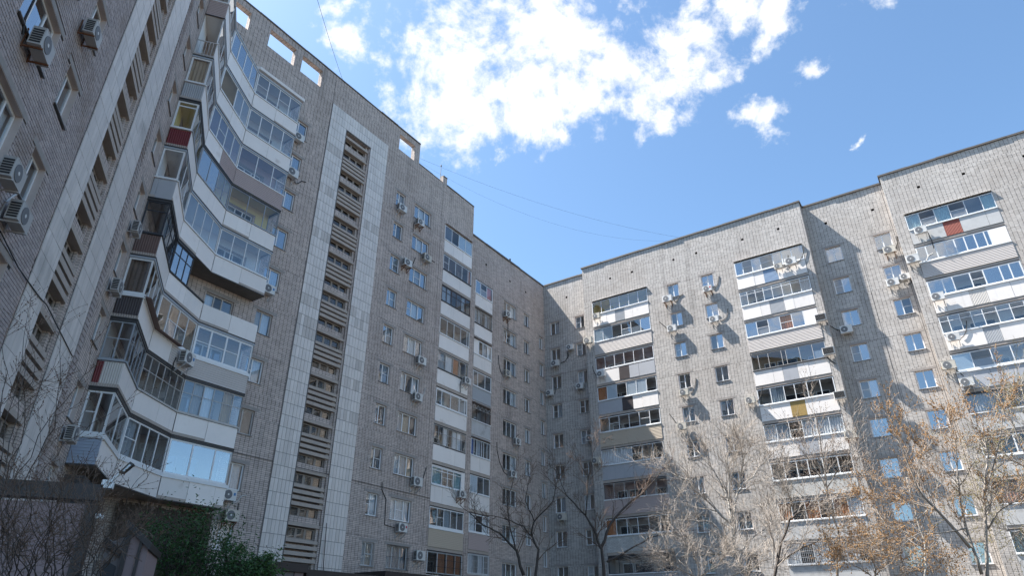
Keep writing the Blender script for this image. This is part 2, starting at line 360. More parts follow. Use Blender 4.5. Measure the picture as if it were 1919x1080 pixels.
glass_mat('glass_dirty', (0.72, 0.70, 0.66), 0.05, 0.95)
glass_mat('glass_half', (0.93, 0.965, 0.99), 0.15, 0.96)

# ------------------------------------------------------------------ mesh helpers
POSE = {}


class MB:
    """collects boxes, quads and tubes in local coordinates: x along the wall, y into the wall, z up"""
    def __init__(s): s.v = []; s.f = []; s.uv = []

    def quad(s, a, b, c, d, uv=None):
        i = len(s.v); s.v += [a, b, c, d]; s.f.append((i, i + 1, i + 2, i + 3)); s.uv.append(uv)

    def box(s, x0, x1, y0, y1, z0, z1):
        if x1 < x0: x0, x1 = x1, x0
        if y1 < y0: y0, y1 = y1, y0
        if z1 < z0: z0, z1 = z1, z0
        i = len(s.v)
        s.v += [(x0, y0, z0), (x1, y0, z0), (x1, y1, z0), (x0, y1, z0), (x0, y0, z1), (x1, y0, z1), (x1, y1, z1), (x0, y1, z1)]
        for q in ((0, 3, 2, 1), (4, 5, 6, 7), (0, 1, 5, 4), (1, 2, 6, 5), (2, 3, 7, 6), (3, 0, 4, 7)):
            s.f.append(tuple(i + k for k in q)); s.uv.append(None)
        return s

    def hexa(s, pts):
        i = len(s.v); s.v += [tuple(p) for p in pts]
        for q in ((0, 3, 2, 1), (4, 5, 6, 7), (0, 1, 5, 4), (1, 2, 6, 5), (2, 3, 7, 6), (3, 0, 4, 7)):
            s.f.append(tuple(i + k for k in q)); s.uv.append(None)
        return s

    def prism(s, poly, z0, z1):
        """poly counter-clockwise seen from above"""
        i = len(s.v); n = len(poly)
        s.v += [(p[0], p[1], z0) for p in poly] + [(p[0], p[1], z1) for p in poly]
        s.f.append(tuple(i + n - 1 - k for k in range(n))); s.uv.append(None)
        s.f.append(tuple(i + n + k for k in range(n))); s.uv.append(None)
        for k in range(n):
            j = (k + 1) % n
            s.f.append((i + k, i + j, i + n + j, i + n + k)); s.uv.append(None)
        return s

    def tube(s, pts, rs, sides=5, cap=True):
        pts = [Vector(p) for p in pts]
        if isinstance(rs, (int, float)): rs = [rs] * len(pts)
        base = len(s.v); ref = None
        for k, p in enumerate(pts):
            t = (pts[min(k + 1, len(pts) - 1)] - pts[max(k - 1, 0)])
            if t.length < 1e-9: t = Vector((0, 0, 1))
            t.normalize()
            if ref is None:
                ref = t.orthogonal().normalized()
            else:
                ref = (ref - t * ref.dot(t))
                ref = ref.normalized() if ref.length > 1e-6 else t.orthogonal().normalized()
            b = t.cross(ref)
            for j in range(sides):
                an = 2 * math.pi * j / sides
                q = p + (ref * math.cos(an) + b * math.sin(an)) * rs[k]
                s.v.append((q.x, q.y, q.z))
        for k in range(len(pts) - 1):
            for j in range(sides):
                a = base + k * sides + j; b2 = base + k * sides + (j + 1) % sides
                s.f.append((a, b2, b2 + sides, a + sides)); s.uv.append(None)
        if cap and sides >= 3:
            s.f.append(tuple(base + j for j in reversed(range(sides)))); s.uv.append(None)
            e = base + (len(pts) - 1) * sides
            s.f.append(tuple(e + j for j in range(sides))); s.uv.append(None)
        return s

    def disc(s, cx, y, cz, r, n=16):
        i = len(s.v)
        s.v += [(cx + r * math.cos(2 * math.pi * k / n), y, cz + r * math.sin(2 * math.pi * k / n)) for k in range(n)]
        s.f.append(tuple(i + k for k in range(n))); s.uv.append(None)

    def mesh(s, name, material, smooth=False):
        me = D.meshes.new(name)
        me.from_pydata(s.v, [], s.f)
        if any(q is not None for q in s.uv):
            ul = me.uv_layers.new(name='uv'); li = 0
            for fi, f in enumerate(s.f):
                q = s.uv[fi]
                for k in range(len(f)):
                    ul.data[li].uv = q[k] if q else (0, 0); li += 1
        me.materials.append(M[material] if isinstance(material, str) else material)
        if smooth:
            me.polygons.foreach_set('use_smooth', [True] * len(me.polygons))
        me.update()
        return me


def rot2(x, y, a): return x * math.cos(a) - y * math.sin(a), x * math.sin(a) + y * math.cos(a)


def put(name, me, pos, phi, parent=None):
    """link an object at a world position, turned phi about z, parented to `parent`"""
    o = D.objects.new(name, me); COL.objects.link(o)
    pos = Vector(pos); POSE[o] = (pos, phi)
    if parent is not None:
        pp, pa = POSE[parent]; d = pos - pp
        x, y = rot2(d.x, d.y, -pa)
        o.parent = parent; o.location = (x, y, d.z); o.rotation_euler = (0, 0, phi - pa)
    else:
        o.location = pos; o.rotation_euler = (0, 0, phi)
    return o


def sub(name, me, parent):
    """a part authored in its parent's own coordinates"""
    o = D.objects.new(name, me); COL.objects.link(o); o.parent = parent
    POSE[o] = POSE[parent]
    return o


def thing(o, label, cat, group=None, kind=None):
    o['label'] = label; o['category'] = cat
    if group: o['group'] = group
    if kind: o['kind'] = kind
    return o


def structure(name, me, pos=(0, 0, 0)):
    o = put(name, me, pos, 0); o['kind'] = 'structure'; return o


CACHE = {}


def cached(key, fn):
    if key not in CACHE: CACHE[key] = fn()
    return CACHE[key]


rk = lambda *a: tuple(round(x, 3) if isinstance(x, float) else x for x in a)

# ------------------------------------------------------------------ ground
g = MB(); g.quad((-2500, -2500, 0), (2500, -2500, 0), (2500, 2500, 0), (-2500, 2500, 0))
structure('ground', g.mesh('ground', 'asphalt'))

# ------------------------------------------------------------------ buildings
tower = put('apartment_tower', None, FM.p(-32, 0, -CAMZ), 0)
thing(tower, 'tall grey brick apartment block in shade with curved corner balconies and white tiled strips', 'apartment building')
wing = put('apartment_wing', None, FR1.p(15, 0, -CAMZ), 0)
thing(wing, 'lower pale brick apartment wing right of the tall block, columns of glazed loggias, partly sunlit', 'apartment building')


def part(name, bld, fr, u, w, z, mb, material, smooth=False):
    me = mb if not isinstance(mb, MB) else mb.mesh(name, material, smooth)
    return put(name, me, fr.p(u, w, z), fr.phi, bld)


def wall(bld, fr, u0, u1, z0, z1, holes, material='brick_shade', w=0.0, name='brick_wall', ubase=0.0):
    """front sheet of a brick wall with real openings; returns of 12 cm at openings come with the windows"""
    us = sorted({u0, u1, *[max(u0, min(u1, h[i])) for h in holes for i in (0, 1)]})
    zs = sorted({z0, z1, *[max(z0, min(z1, h[i])) for h in holes for i in (2, 3)]})
    mb = MB()
    for i in range(len(us) - 1):
        if us[i + 1] - us[i] < 1e-5: continue
        j = 0
        while j < len(zs) - 1:
            def solid(j):
                um, zm = (us[i] + us[i + 1]) / 2, (zs[j] + zs[j + 1]) / 2
                return not any(h[0] < um < h[1] and h[2] < zm < h[3] for h in holes)
            if not solid(j): j += 1; continue
            k = j
            while k + 1 < len(zs) - 1 and solid(k + 1): k += 1
            a, b, c, d = us[i], us[i + 1], zs[j], zs[k + 1]
            mb.quad((a - u0, 0, c - z0), (b - u0, 0, c - z0), (b - u0, 0, d - z0), (a - u0, 0, d - z0), [(a + ubase, c), (b + ubase, c), (b + ubase, d), (a + ubase, d)])
            j = k + 1
    return part(name, bld, fr, u0, w, z0, mb, material)


def uvbox(mb, x0, x1, y0, y1, z0, z1, uo=0.0, zo=0.0):
    """box with brick UVs on every side"""
    def q(a, b, c, d, f): mb.quad(a, b, c, d, [f(a), f(b), f(c), f(d)])
    fx = lambda p: (p[0] + uo, p[2] + zo); fy = lambda p: (p[1] + uo, p[2] + zo); fz = lambda p: (p[0] + uo, p[1] + zo)
    q((x0, y0, z0), (x1, y0, z0), (x1, y0, z1), (x0, y0, z1), fx)
    q((x1, y1, z0), (x0, y1, z0), (x0, y1, z1), (x1, y1, z1), fx)
    q((x1, y0, z0), (x1, y1, z0), (x1, y1, z1), (x1, y0, z1), fy)
    q((x0, y1, z0), (x0, y0, z0), (x0, y0, z1), (x0, y1, z1), fy)
    q((x0, y0, z1), (x1, y0, z1), (x1, y1, z1), (x0, y1, z1), fz)
    q((x0, y1, z0), (x1, y1, z0), (x1, y0, z0), (x0, y0, z0), fz)


def frame_mb(W, H, edges, fw, dp=0.06, tier=None, bars=(), fb=None, mull=None):
    """window frame: outer border, mullions at `edges` (x positions), transom at tier, thin bars in some lights"""
    mb = MB(); fb = fb or fw; mull = mull or fw * 0.9
    mb.box(0, fw, 0, dp, 0, H); mb.box(W - fw, W, 0, dp, 0, H)
    mb.box(fw, W - fw, 0.002, dp - 0.002, 0, fb); mb.box(fw, W - fw, 0.002, dp - 0.002, H - fw, H)
    xs = [fw] + [e for e in edges] + [W - fw]
    for e in edges:
        mb.box(e - mull / 2, e + mull / 2, 0.004, dp - 0.004, fb, H - fw)
    if tier:
        for a, b in zip(xs[:-1], xs[1:]):
            a2 = a if a == fw else a + mull / 2; b2 = b if b == W - fw else b - mull / 2
            mb.box(a2, b2, 0.006, dp - 0.006, tier - mull * 0.4, tier + mull * 0.4)
    for k in bars:
        a, b = xs[k], xs[k + 1]
        a2 = a if a == fw else a + mull / 2; b2 = b if b == W - fw else b - mull / 2
        zc = fb + (H - fw - fb) * 0.5
        mb.box(a2, b2, 0.008, 0.028, zc - 0.018, zc + 0.018)
    return mb


def room_mb(W, H, dep, y0=0.0, m=0.15):
    """inside of a room seen through a window: five faces turned inwards"""
    mb = MB(); a, b, c, d = -m, W + m, -m * 2, H + m; y1 = y0 + dep
    mb.quad((a, y1, c), (b, y1, c), (b, y1, d), (a, y1, d))
    mb.quad((a, y0, c), (a, y1, c), (a, y1, d), (a, y0, d))
    mb.quad((b, y1, c), (b, y0, c), (b, y0, d), (b, y1, d))
    mb.quad((a, y0, c), (b, y0, c), (b, y1, c), (a, y1, c))
    mb.quad((a, y1, d), (b, y1, d), (b, y0, d), (a, y0, d))
    return mb


def curtain_mb(x0, x1, z0, z1, y, amp=0.02, pitch=0.16):
    mb = MB(); n = max(2, int((x1 - x0) / pitch * 2)); pr = None
    for k in range(n + 1):
        x = x0 + (x1 - x0) * k / n; yy = y + (amp if k % 2 else -amp)
        if pr: mb.quad((pr[0], pr[1], z0), (x, yy, z0), (x, yy, z1), (pr[0], pr[1], z1))
        pr = (x, yy)
    return mb


def pane_mb(a, b, c, d, y, th=0.006):
    return MB().box(a, b, y, y + th, c, d)


def window(bld, fr, u0, u1, z0, z1, edges, bars=(), curt=(), fmat='upvc', glass='glass_half', dep=0.13, fw=0.08, room='room_grey',
           lintel=True, tier=None, sillmat='metal_sill', lin=0.22, bars_grid=False, reveal='plaster', barmat='upvc', label=None, sashopen=None):
    W, H = u1 - u0, z1 - z0
    key = rk('w', W, H, tuple(edges), tuple(bars), fmat, dep, fw, tier)
    me = cached(key, lambda: frame_mb(W, H, [e * W for e in edges], fw, tier=tier * H if tier else None, bars=bars).mesh('window', fmat))
    o = part('window', bld, fr, u0, -dep, z0, me, None)
    if label: o['label'] = label
    xs = [0] + [e * W for e in edges] + [W]
    zr = [(fw, H - fw)] if not tier else [(fw, tier * H - 0.02), (tier * H + 0.02, H - fw)]
    for k in range(len(xs) - 1):
        a = xs[k] + (fw if k == 0 else fw * 0.45); b = xs[k + 1] - (fw if k == len(xs) - 2 else fw * 0.45)
        gl = glass if isinstance(glass, str) else glass[k % len(glass)]
        for (c, d) in zr:
            sub('pane', cached(rk('p', a, b, c, d, gl), lambda: pane_mb(a, b, c, d, 0.03).mesh('pane', gl)), o)
        if k < len(curt) and curt[k]:
            sub('curtain', cached(rk('c', a, b, H, curt[k]), lambda: curtain_mb(a - 0.03, b + 0.03, 0.0, H, 0.16).mesh('curtain', curt[k])), o)
    sub('room', cached(rk('r', W, H, room), lambda: room_mb(W, H, 1.1, 0.07).mesh('room', room)), o)

    def rev():
        mb = MB(); t = 0.012; e = dep
        # plastered returns, set a little inside the opening
        mb.box(0, t, -e + 0.001, 0, 0, H); mb.box(W - t, W, -e + 0.001, 0, 0, H); mb.box(t, W - t, -e + 0.001, 0, H - t, H)
        return mb.mesh('reveal', reveal)
    sub('reveal', cached(rk('rv', W, H, dep, reveal), rev), o)
    sub('sill', cached(rk('s', W, dep, sillmat), lambda: MB().hexa([(-0.04, -dep - 0.06, -0.035), (W + 0.04, -dep - 0.06, -0.035), (W + 0.04, 0, -0.004), (-0.04, 0, -0.004),
                                                                (-0.04, -dep - 0.06, -0.012), (W + 0.04, -dep - 0.06, -0.012), (W + 0.04, 0, 0.02), (-0.04, 0, 0.02)]).mesh('sill', sillmat)), o)
    if lintel:
        sub('lintel', cached(rk('li', W, dep, lin), lambda: MB().box(-lin, W + lin, -dep - 0.006, -dep + 0.05, H + 0.002, H + 0.17).mesh('lintel', 'lintel')), o)
    if bars_grid:
        mb = MB(); n = max(3, int(W / 0.11)); y = -dep - 0.05
        for k in range(n + 1):
            x = W * k / n
            mb.box(x - 0.008, x + 0.008, y - 0.008, y + 0.008, -0.03, H + 0.03)
        for z in (0.02, H * 0.5, H - 0.02): mb.box(-0.03, W + 0.03, y - 0.02, y - 0.009, z - 0.01, z + 0.01)
        sub('grille', mb.mesh('grille', barmat), o)
    return o


def zigzag_mb(W, H, pitch=0.08, amp=0.018, th=0.0):
    mb = MB(); n = max(2, round(W / pitch)) * 2; pr = None
    for k in range(n + 1):
        x = W * k / n; y = -amp if k % 2 else 0
        if pr:
            mb.quad((pr[0], pr[1], 0), (x, y, 0), (x, y, H), (pr[0], pr[1], H))
            mb.quad((pr[0], pr[1], 0), (pr[0], 0.02, 0), (x, 0.02, 0), (x, y, 0))
        pr = (x, y)
    mb.quad((0, 0.02, 0), (W, 0.02, 0), (W, 0.02, H), (0, 0.02, H))
    return mb


def siding_mb(W, H, board=0.115):
    mb = MB(); n = max(1, round(H / board)); h = H / n
    for k in range(n):
        z = k * h
        mb.quad((0, -0.022, z), (W, -0.022, z), (W, -0.004, z + h), (0, -0.004, z + h))
        mb.quad((0, 0, z), (W, 0, z), (W, -0.022, z), (0, -0.022, z))
        mb.quad((0, 0.02, z), (0, -0.022, z), (0, -0.004, z + h), (0, 0.02, z + h)); mb.quad((W, -0.022, z), (W, 0.02, z), (W, 0.02, z + h), (W, -0.004, z + h))
    return mb


def sput(name, me, fr, u, w, z, parent): return put(name, me, fr.p(u, w, z), fr.phi, parent)


def glazing(parent, fr, u0, u1, z0, z1, w, n=5, fmat='upvc', fw=0.05, tier=None, bars=(), glass='glass', edges=None, curt=(), mull=None, fb=None, nets=()):
    """a row of loggia lights: one frame, one pane per light"""
    W, H = u1 - u0, z1 - z0
    if edges is None: edges = [k / n for k in range(1, n)]
    ex = [e * W for e in edges]
    sput('glazing_frame', frame_mb(W, H, ex, fw, 0.05, tier * H if tier else None, bars, fb=fb, mull=mull).mesh('glazing_frame', fmat), fr, u0, w, z0, parent)
    xs = [0] + ex + [W]; mu = mull or fw * 0.9
    zr = [(fb or fw, H - fw)] if not tier else [(fb or fw, tier * H - mu * .4), (tier * H + mu * .4, H - fw)]
    for k in range(len(xs) - 1):
        a = xs[k] + (fw if k == 0 else mu / 2); b = xs[k + 1] - (fw if k == len(xs) - 2 else mu / 2)
        gl = glass if isinstance(glass, str) else glass[k % len(glass)]
        if gl is None: continue
        for (c, d) in zr:
            sput('pane', pane_mb(a, b, c, d, 0.02).mesh('pane', gl), fr, u0, w, z0, parent)
        if k < len(curt) and curt[k]:
            cm = curt[k]
            if cm == 'mosquito_net' or cm == 'film':
                zt = H - fw if cm == 'film' else (zr[0][0] + zr[-1][1]) / 2
                me = MB().box(a, b, 0.034, 0.037, zr[0][0], zt).mesh('blind', cm)
                sput('blind', me, fr, u0, w, z0, parent)
            else:
                sput('curtain', curtain_mb(a, b, 0.05, H - 0.02, 0.12).mesh('curtain', cm), fr, u0, w, z0, parent)


def parapet(parent, fr, u0, u1, z0, z1, w, spec):
    """spec: list of (kind, fraction); white/grey/concrete panels, ribbed sheets, siding, brick"""
    W = u1 - u0; tot = sum(s[1] for s in spec); u = u0
    for kind, f in spec:
        ww = W * f / tot; H = z1 - z0
        if kind.startswith('rib_') or kind == 'bamboo':
            me = cached(rk('zz', ww, H, kind), lambda: zigzag_mb(ww, H - 0.04, 0.085 if kind != 'bamboo' else 0.05).mesh('ribbed_sheet', kind))
            sput('ribbed_sheet', me, fr, u, w - 0.015, z0 + 0.02, parent)
        elif kind.startswith('siding'):
            me = cached(rk('sd', ww, H, kind), lambda: siding_mb(ww, H).mesh('siding', kind))
            sput('siding', me, fr, u, w, z0, parent)
        elif kind == 'brick':
            mb = MB(); uvbox(mb, 0, ww, 0, 0.1, 0, H)
            sput('brick_parapet', mb.mesh('brick_parapet', 'brick_white'), fr, u, w, z0, parent)
        elif kind == 'rail':
            mb = MB(); n = max(3, int(ww / 0.13))
            for k in range(n + 1): mb.box(ww * k / n - 0.01, ww * k / n + 0.01, -0.01, 0.01, 0, H - 0.04)
            mb.box(0, ww, -0.02, 0.02, H - 0.039, H); mb.box(0, ww, -0.012, 0.012, 0.06, 0.09)
            sput('railing', mb.mesh('railing', 'metal_light'), fr, u, w, z0, parent)
        elif kind == 'gap':
            pass
        else:
            def pm():
                mb = MB(); gp = 0.008
                mb.box(gp, ww - gp, 0, 0.03, 0.01, H - 0.01)
                return mb.mesh('parapet_panel', kind)
            sput('parapet_panel', cached(rk('pp', ww, H, kind), pm), fr, u, w + random.uniform(-0.006, 0.006), z0, parent)
        u += ww


def loggia(bld, fr, u0, u1, zs, cfg, wfront=0.0, hg=1.27, hp=1.22):
    """one storey of a loggia column; zs = top of parapet (relative to eye level)"""
    W = u1 - u0; dep = 1.25
    zb = zs - hp; zt = zs + hg            # parapet bottom, glazing top
    sl = MB().box(0, W, 0, dep, -0.20, -0.003)
    o = part('loggia', bld, fr, u0, wfront - 0.03, zb, sl, cfg.get('slab', 'concrete'))
    room = cfg.get('room', 'room_white')
    r = MB(); a, b, c, d, y0, y1 = 0.0, W, 0.0, zt - zb + 0.0, 0.08, dep
    r.quad((a, y1, c), (b, y1, c), (b, y1, d), (a, y1, d)); r.quad((a, y0, c), (a, y1, c), (a, y1, d), (a, y0, d)); r.quad((b, y1, c), (b, y0, c), (b, y0, d), (b, y1, d))
    r.quad((a, y1, d), (b, y1, d), (b, y0, d), (a, y0, d))
    sput('loggia_wall', r.mesh('loggia_wall', room), fr, u0, wfront - 0.03, zb, o)
    # window and door of the flat behind
    for (x, ww, z0, hh) in ((0.12, 0.16, 0.05, 2.05), (0.30, 0.28, 0.85, 1.25), (0.72, 0.18, 0.6, 1.4)):
        iw = MB(); x0, x1 = x * W, (x + ww) * W; f = 0.07; y = dep - 0.05
        iw.box(x0, x0 + f, y, y + 0.04, z0, z0 + hh); iw.box(x1 - f, x1, y, y + 0.04, z0, z0 + hh)
        iw.box(x0 + f, x1 - f, y + 0.002, y + 0.038, z0, z0 + f); iw.box(x0 + f, x1 - f, y + 0.002, y + 0.038, z0 + hh - f, z0 + hh)
        sput('inner_window', iw.mesh('inner_window', 'upvc'), fr, u0, wfront - 0.03, zb, o)
        sput('inner_pane', MB().box(x0 + f, x1 - f, y + 0.012, y + 0.02, z0 + f, z0 + hh - f).mesh('inner_pane', 'dark_glass'), fr, u0, wfront - 0.03, zb, o)
    wg = wfront - 0.0
    gl0, gl1 = u0 + cfg.get('gx0', 0.0) * W, u0 + cfg.get('gx1', 1.0) * W
    if cfg.get('n', 5):
        glazing(o, fr, gl0, gl1, zs + 0.012, zt - cfg.get('top', 0.0), wg, cfg.get('n', 5), cfg.get('frame', 'upvc'), cfg.get('fw', 0.05), cfg.get('tier'), cfg.get('bars', ()), cfg.get('glass', 'glass'),
                cfg.get('edges'), cfg.get('curt', ()), cfg.get('mull'), cfg.get('fb'))
    for (a, b, mm) in cfg.get('blank', ()):
        sput('blank_panel', MB().box(0, (b - a) * W - 0.01, 0, 0.03, 0, zt - zs - 0.02).mesh('blank_panel', mm), fr, u0 + a * W + 0.005, wg, zs + 0.01, o)
    if cfg.get('ledge', True):
        sput('ledge', MB().box(-0.0, W, -0.05, 0.05, -0.075, -0.002).mesh('ledge', cfg.get('ledgemat', 'upvc')), fr, u0, wfront + 0.012, zs + 0.01, o)
    parapet(o, fr, u0, u1, zb, zs - 0.07, wfront + 0.004, cfg.get('par', [('white_panel', 1), ('white_panel', 1)]))
    if cfg.get('head', True):
        sput('head_strip', MB().box(0, W, 0, 0.06, 0.003, 0.075).mesh('head_strip', cfg.get('headmat', 'metal_dark')), fr, u0, wfront + 0.01, zt - cfg.get('top', 0.0), o)
    if cfg.get('awning'):
        mb = MB(); n = int(W / 0.09) * 2; pr = None
        for k in range(n + 1):
            x = W * k / n; z = 0.025 if k % 2 else 0
            if pr: mb.quad((pr[0], 0, pr[1] + 0.1), (x, 0, z + 0.1), (x, -0.17, z), (pr[0], -0.17, pr[1])); mb.quad((x, 0, z + 0.094), (pr[0], 0, pr[1] + 0.094), (pr[0], -0.17, pr[1] - 0.006), (x, -0.17, z - 0.006))
            pr = (x, z)
        sput('awning', mb.mesh('awning', cfg.get('awnmat', 'metal_light')), fr, u0, wfront - 0.01, zt + 0.09, o)
    if cfg.get('truss'):
        mb = MB(); n = 5; h = 0.3
        for k in range(n):
            x0 = W * k / n; xm = W * (k + .5) / n; x1 = W * (k + 1) / n
            mb.tube([(x0, 0, 0), (xm, 0, h)], 0.016, 4); mb.tube([(xm, 0, h), (x1, 0, 0)], 0.016, 4)
        mb.box(0, W, -0.015, 0.015, -0.03, -0.002)
        sput('truss', mb.mesh('truss', 'frame_old'), fr, u0, wfront + 0.05, zt - 0.36, o)
    if cfg.get('grille'):
        mb = MB(); n = int(W / 0.12); H = hg + 0.1
        for k in range(n + 1):
            x = W * k / n
            mb.box(x - 0.009, x + 0.009, -0.009, 0.009, 0, H)
        for z in (0.05, 0.35 * H, 0.65 * H, H - 0.05): mb.box(0, W, 0.01, 0.02, z - 0.012, z + 0.012)
        sput('grille', mb.mesh('grille', cfg['grille']), fr, u0, wfront + 0.1, zs - 0.05, o)
    return o


def coping(bld, fr, u0, u1, z, th=0.42, over=0.11, h=0.13, m='coping', end0=0.0, end1=0.0):
    u = u0 - end0; e = u1 + end1; rc = random.Random(int(u0 * 10) + 500)
    while u < e - 0.01:
        n = min(e, u + rc.uniform(1.7, 2.3))
        if e - n < .5: n = e
        dz = rc.uniform(-.018, .018)
        part('roof_coping', bld, fr, u, over + rc.uniform(-.02, .02), z - h + dz, MB().hexa([(0, 0, 0), (n - u - .006, 0, rc.uniform(-.012, .012)), (n - u - .006, th + over, 0), (0, th + over, 0),
             (0, 0, h), (n - u - .006, 0, h + rc.uniform(-.012, .012)), (n - u - .006, th + over, h + .03), (0, th + over, h + .03)]), m)
        u = n


def vent(bld, fr, u, z, s=0.20):
    r = room_mb(s, s, 0.3, 0.0, 0.0)
    part('roof_vent', bld, fr, u - s / 2, 0, z - s / 2, r, 'ac_dark')
    return (u - s / 2, u + s / 2, z - s / 2, z + s / 2)


# =================================================== TALL BLOCK: main face (FM)
UB = -37.85                                    # where the main face meets the left face
holes = []
TOPROW, ST = 28.82, 2.797
curt_pool = [None, 'curtain_white', 'curtain_grey', None, 'curtain_white', 'curtain_tan', 'curtain_grey', 'curtain_white', 'curtain_brown']
rnd = random.Random(3)
for k in range(10):
    zs = TOPROW - ST * k
    up = k < 5
    barred = (k == 9)
    # column beside the curved balconies
    g_ = ['glass_mirror' if up else 'glass_half', 'glass_mirror' if up else 'glass_half']
    window(tower, FM, -32.25, -31.12, zs, zs + 1.34, [0.42], bars=((0,) if k in (3, 6) else ()), fmat='frame_old' if k in (5, 7) else 'upvc', glass=g_, curt=[rnd.choice(curt_pool), rnd.choice(curt_pool)])
    holes.append((-32.25, -31.12, zs, zs + 1.34))
    # narrow column beside the tiles
    window(tower, FM, -22.55, -21.53, zs, zs + 1.34, [0.40], bars={0: (0,), 1: (0,), 2: (1,), 3: (1,), 6: (), 8: (0,)}.get(k, (1,)), glass=['glass_mirror' if up else 'glass_half', 'glass_half'],
           curt=[rnd.choice(curt_pool), rnd.choice(curt_pool)], bars_grid=barred, barmat='frame_old')
    holes.append((-22.55, -21.53, zs, zs + 1.34))
    # wide three light column
    window(tower, FM, -20.48, -18.52, zs, zs + 1.34, [0.31, 0.67], bars={2: (1,), 3: (0,), 8: (1,), 0: (), 1: ()}.get(k, ()), glass=['glass_mirror' if up else 'glass_half', 'glass_half', 'glass_mirror' if up else 'glass_half'],
           curt=[rnd.choice(curt_pool), rnd.choice(curt_pool), rnd.choice(curt_pool)], bars_grid=barred, barmat='metal_dark')
    holes.append((-20.48, -18.52, zs, zs + 1.34))
# balcony doors behind the curved balconies
for k in range(9):
    zf = 5.62 + 2.8 * k
    window(tower, FM, -35.3, -33.6, zf + 0.75, zf + 1.95, [0.34, 0.62], fmat='frame_old' if k == 3 else 'upvc', glass=['glass_half', 'glass', 'glass_half'], curt=['curtain_white' if k % 2 else None, None, None], tier=None)
    holes.append((-35.3, -33.6, zf + 0.75, zf + 1.95))
SL0, SL1 = -27.97, -25.63                      # louvred stair slot
holes.append((SL0, SL1, 2.0, 32.02))
LA0, LA1 = -16.75, -13.08                      # loggia column at the right of the tall block
holes.append((LA0, LA1, 2.25, 30.22))
PO = [(-39.3, -36.72, 34.0, 35.48), (-35.22, -33.13, 33.97, 35.48), (-32.55, -30.79, 33.97, 35.45), (-22.8, -21.03, 33.98, 35.42)]
ZLOW, ZHI = 34.15, 36.1
wall(tower, FM, UB, -13.0, -CAMZ, 33.4, holes)
# parapet zone: solid pieces 38 cm thick round the roof openings
mb = MB()
PD = 0.38


def pbox(u0, u1, z0, z1): uvbox(mb, u0 + 38, u1 + 38, 0, PD, z0 - 33.4, z1 - 33.4, uo=-38, zo=33.4)


pbox(-44, -20.42, 33.4, 33.97)
ed = [-44] + [x for h in PO for x in h[:2]] + [-20.42]
ed[1] = -39.3
for a, b in zip(ed[0::2], ed[1::2]): pbox(a, b, 33.97, 35.46)
pbox(-44, -20.42, 35.46, 35.99)
pbox(-20.42, -13.0, 33.4, 34.02)
pbox(-17.36, -16.84, 34.02, 34.72)
part('roof_parapet', tower, FM, -38, 0, 33.4, mb, 'brick_shade')
coping(tower, FM, -44, -20.42, 36.1, PD, 0.05, 0.11)
coping(tower, FM, -16.84, -13.0, 34.13, PD, 0.05, 0.11)
coping(tower, FM, -20.418, -17.362, 34.09, PD, 0.03, 0.07)
coping(tower, FM, -17.36, -16.84, 34.8, PD, 0.04, 0.08)
for (a, b, c, d) in PO[1:]:                    # handrail behind each opening
    part('roof_railing', tower, FM, a - 0.3, -0.7, 34.0, MB().box(0, b - a + 0.6, 0, 0.025, 0.32, 0.345).box(0, b - a + 0.6, 0, 0.02, 0.10, 0.12).box(0.9, 0.925, 0, 0.02, -0.4, 0.34), 'metal_dark')
part('roof_railing', tower, FM, -20.4, -0.2, 34.1, MB().box(0, 3.0, 0, 0.025, 0.22, 0.245).box(0.02, 0.045, 0, 0.02, -0.1, 0.219).box(1.5, 1.525, 0, 0.02, -0.1, 0.219).box(2.95, 2.975, 0, 0.02, -0.1, 0.219), 'metal_light')
part('expansion_joint', tower, FM, -17.28, 0.004, 1.0, MB().box(-0.012, 0.012, 0, 0.02, 0, 33.0), 'metal_dark')
part('expansion_joint', tower, FM, -29.56, 0.004, -1.0, MB().box(-0.016, 0.016, 0, 0.02, 0, 36.6), 'metal_dark')
part('expansion_joint', tower, FM, -23.93, 0.004, -1.0, MB().box(-0.012, 0.012, 0, 0.02, 0, 34.5), 'metal_dark')
part('expansion_joint', tower, FM, -32.0, 0.028, 8.24, MB().box(0, 15.2, 0, 0.02, -0.014, 0.014), 'metal_dark')
# tiled frame round the slot: every tile 24 x 68 cm
TW, TH = 0.2433, 0.685
tile_me = MB().box(0.008, TW - 0.010, 0, 0.03, 0.011, TH - 0.011).mesh('tile', 'tile')
tile_me2 = MB().box(0.008, TW - 0.010, 0, 0.03, 0.011, TH - 0.011).mesh('tile', 'tile_dull')
cells = []
for c in range(23):
    for r in range(-2, 45):
        u = -29.52 + c * TW; z = 33.46 - (r + 3) * TH + 0.0
        z = 33.46 - (r + 3) * TH
        if z < 1.2: continue
        if SL0 - 0.12 < u + TW / 2 < SL1 + 0.05 and z + TH / 2 < 32.05: continue
        cells.append((u, z, r))
cells.sort(key=lambda t: (t[1]))
tr = random.Random(5)
dull_rows = {r: tr.random() < 0.14 for r in range(-3, 50)}
backing = MB(); backing.box(0, 1.55 - 0.0, -0.008, 0.0, 0, 32.26); backing.box(3.9, 5.585, -0.008, 0.0, 0, 32.26); backing.box(1.55, 3.9, -0.008, 0, 30.78, 32.26)
part('tile_backing', tower, FM, -29.53, 0, 1.22, backing, 'tile_joint')
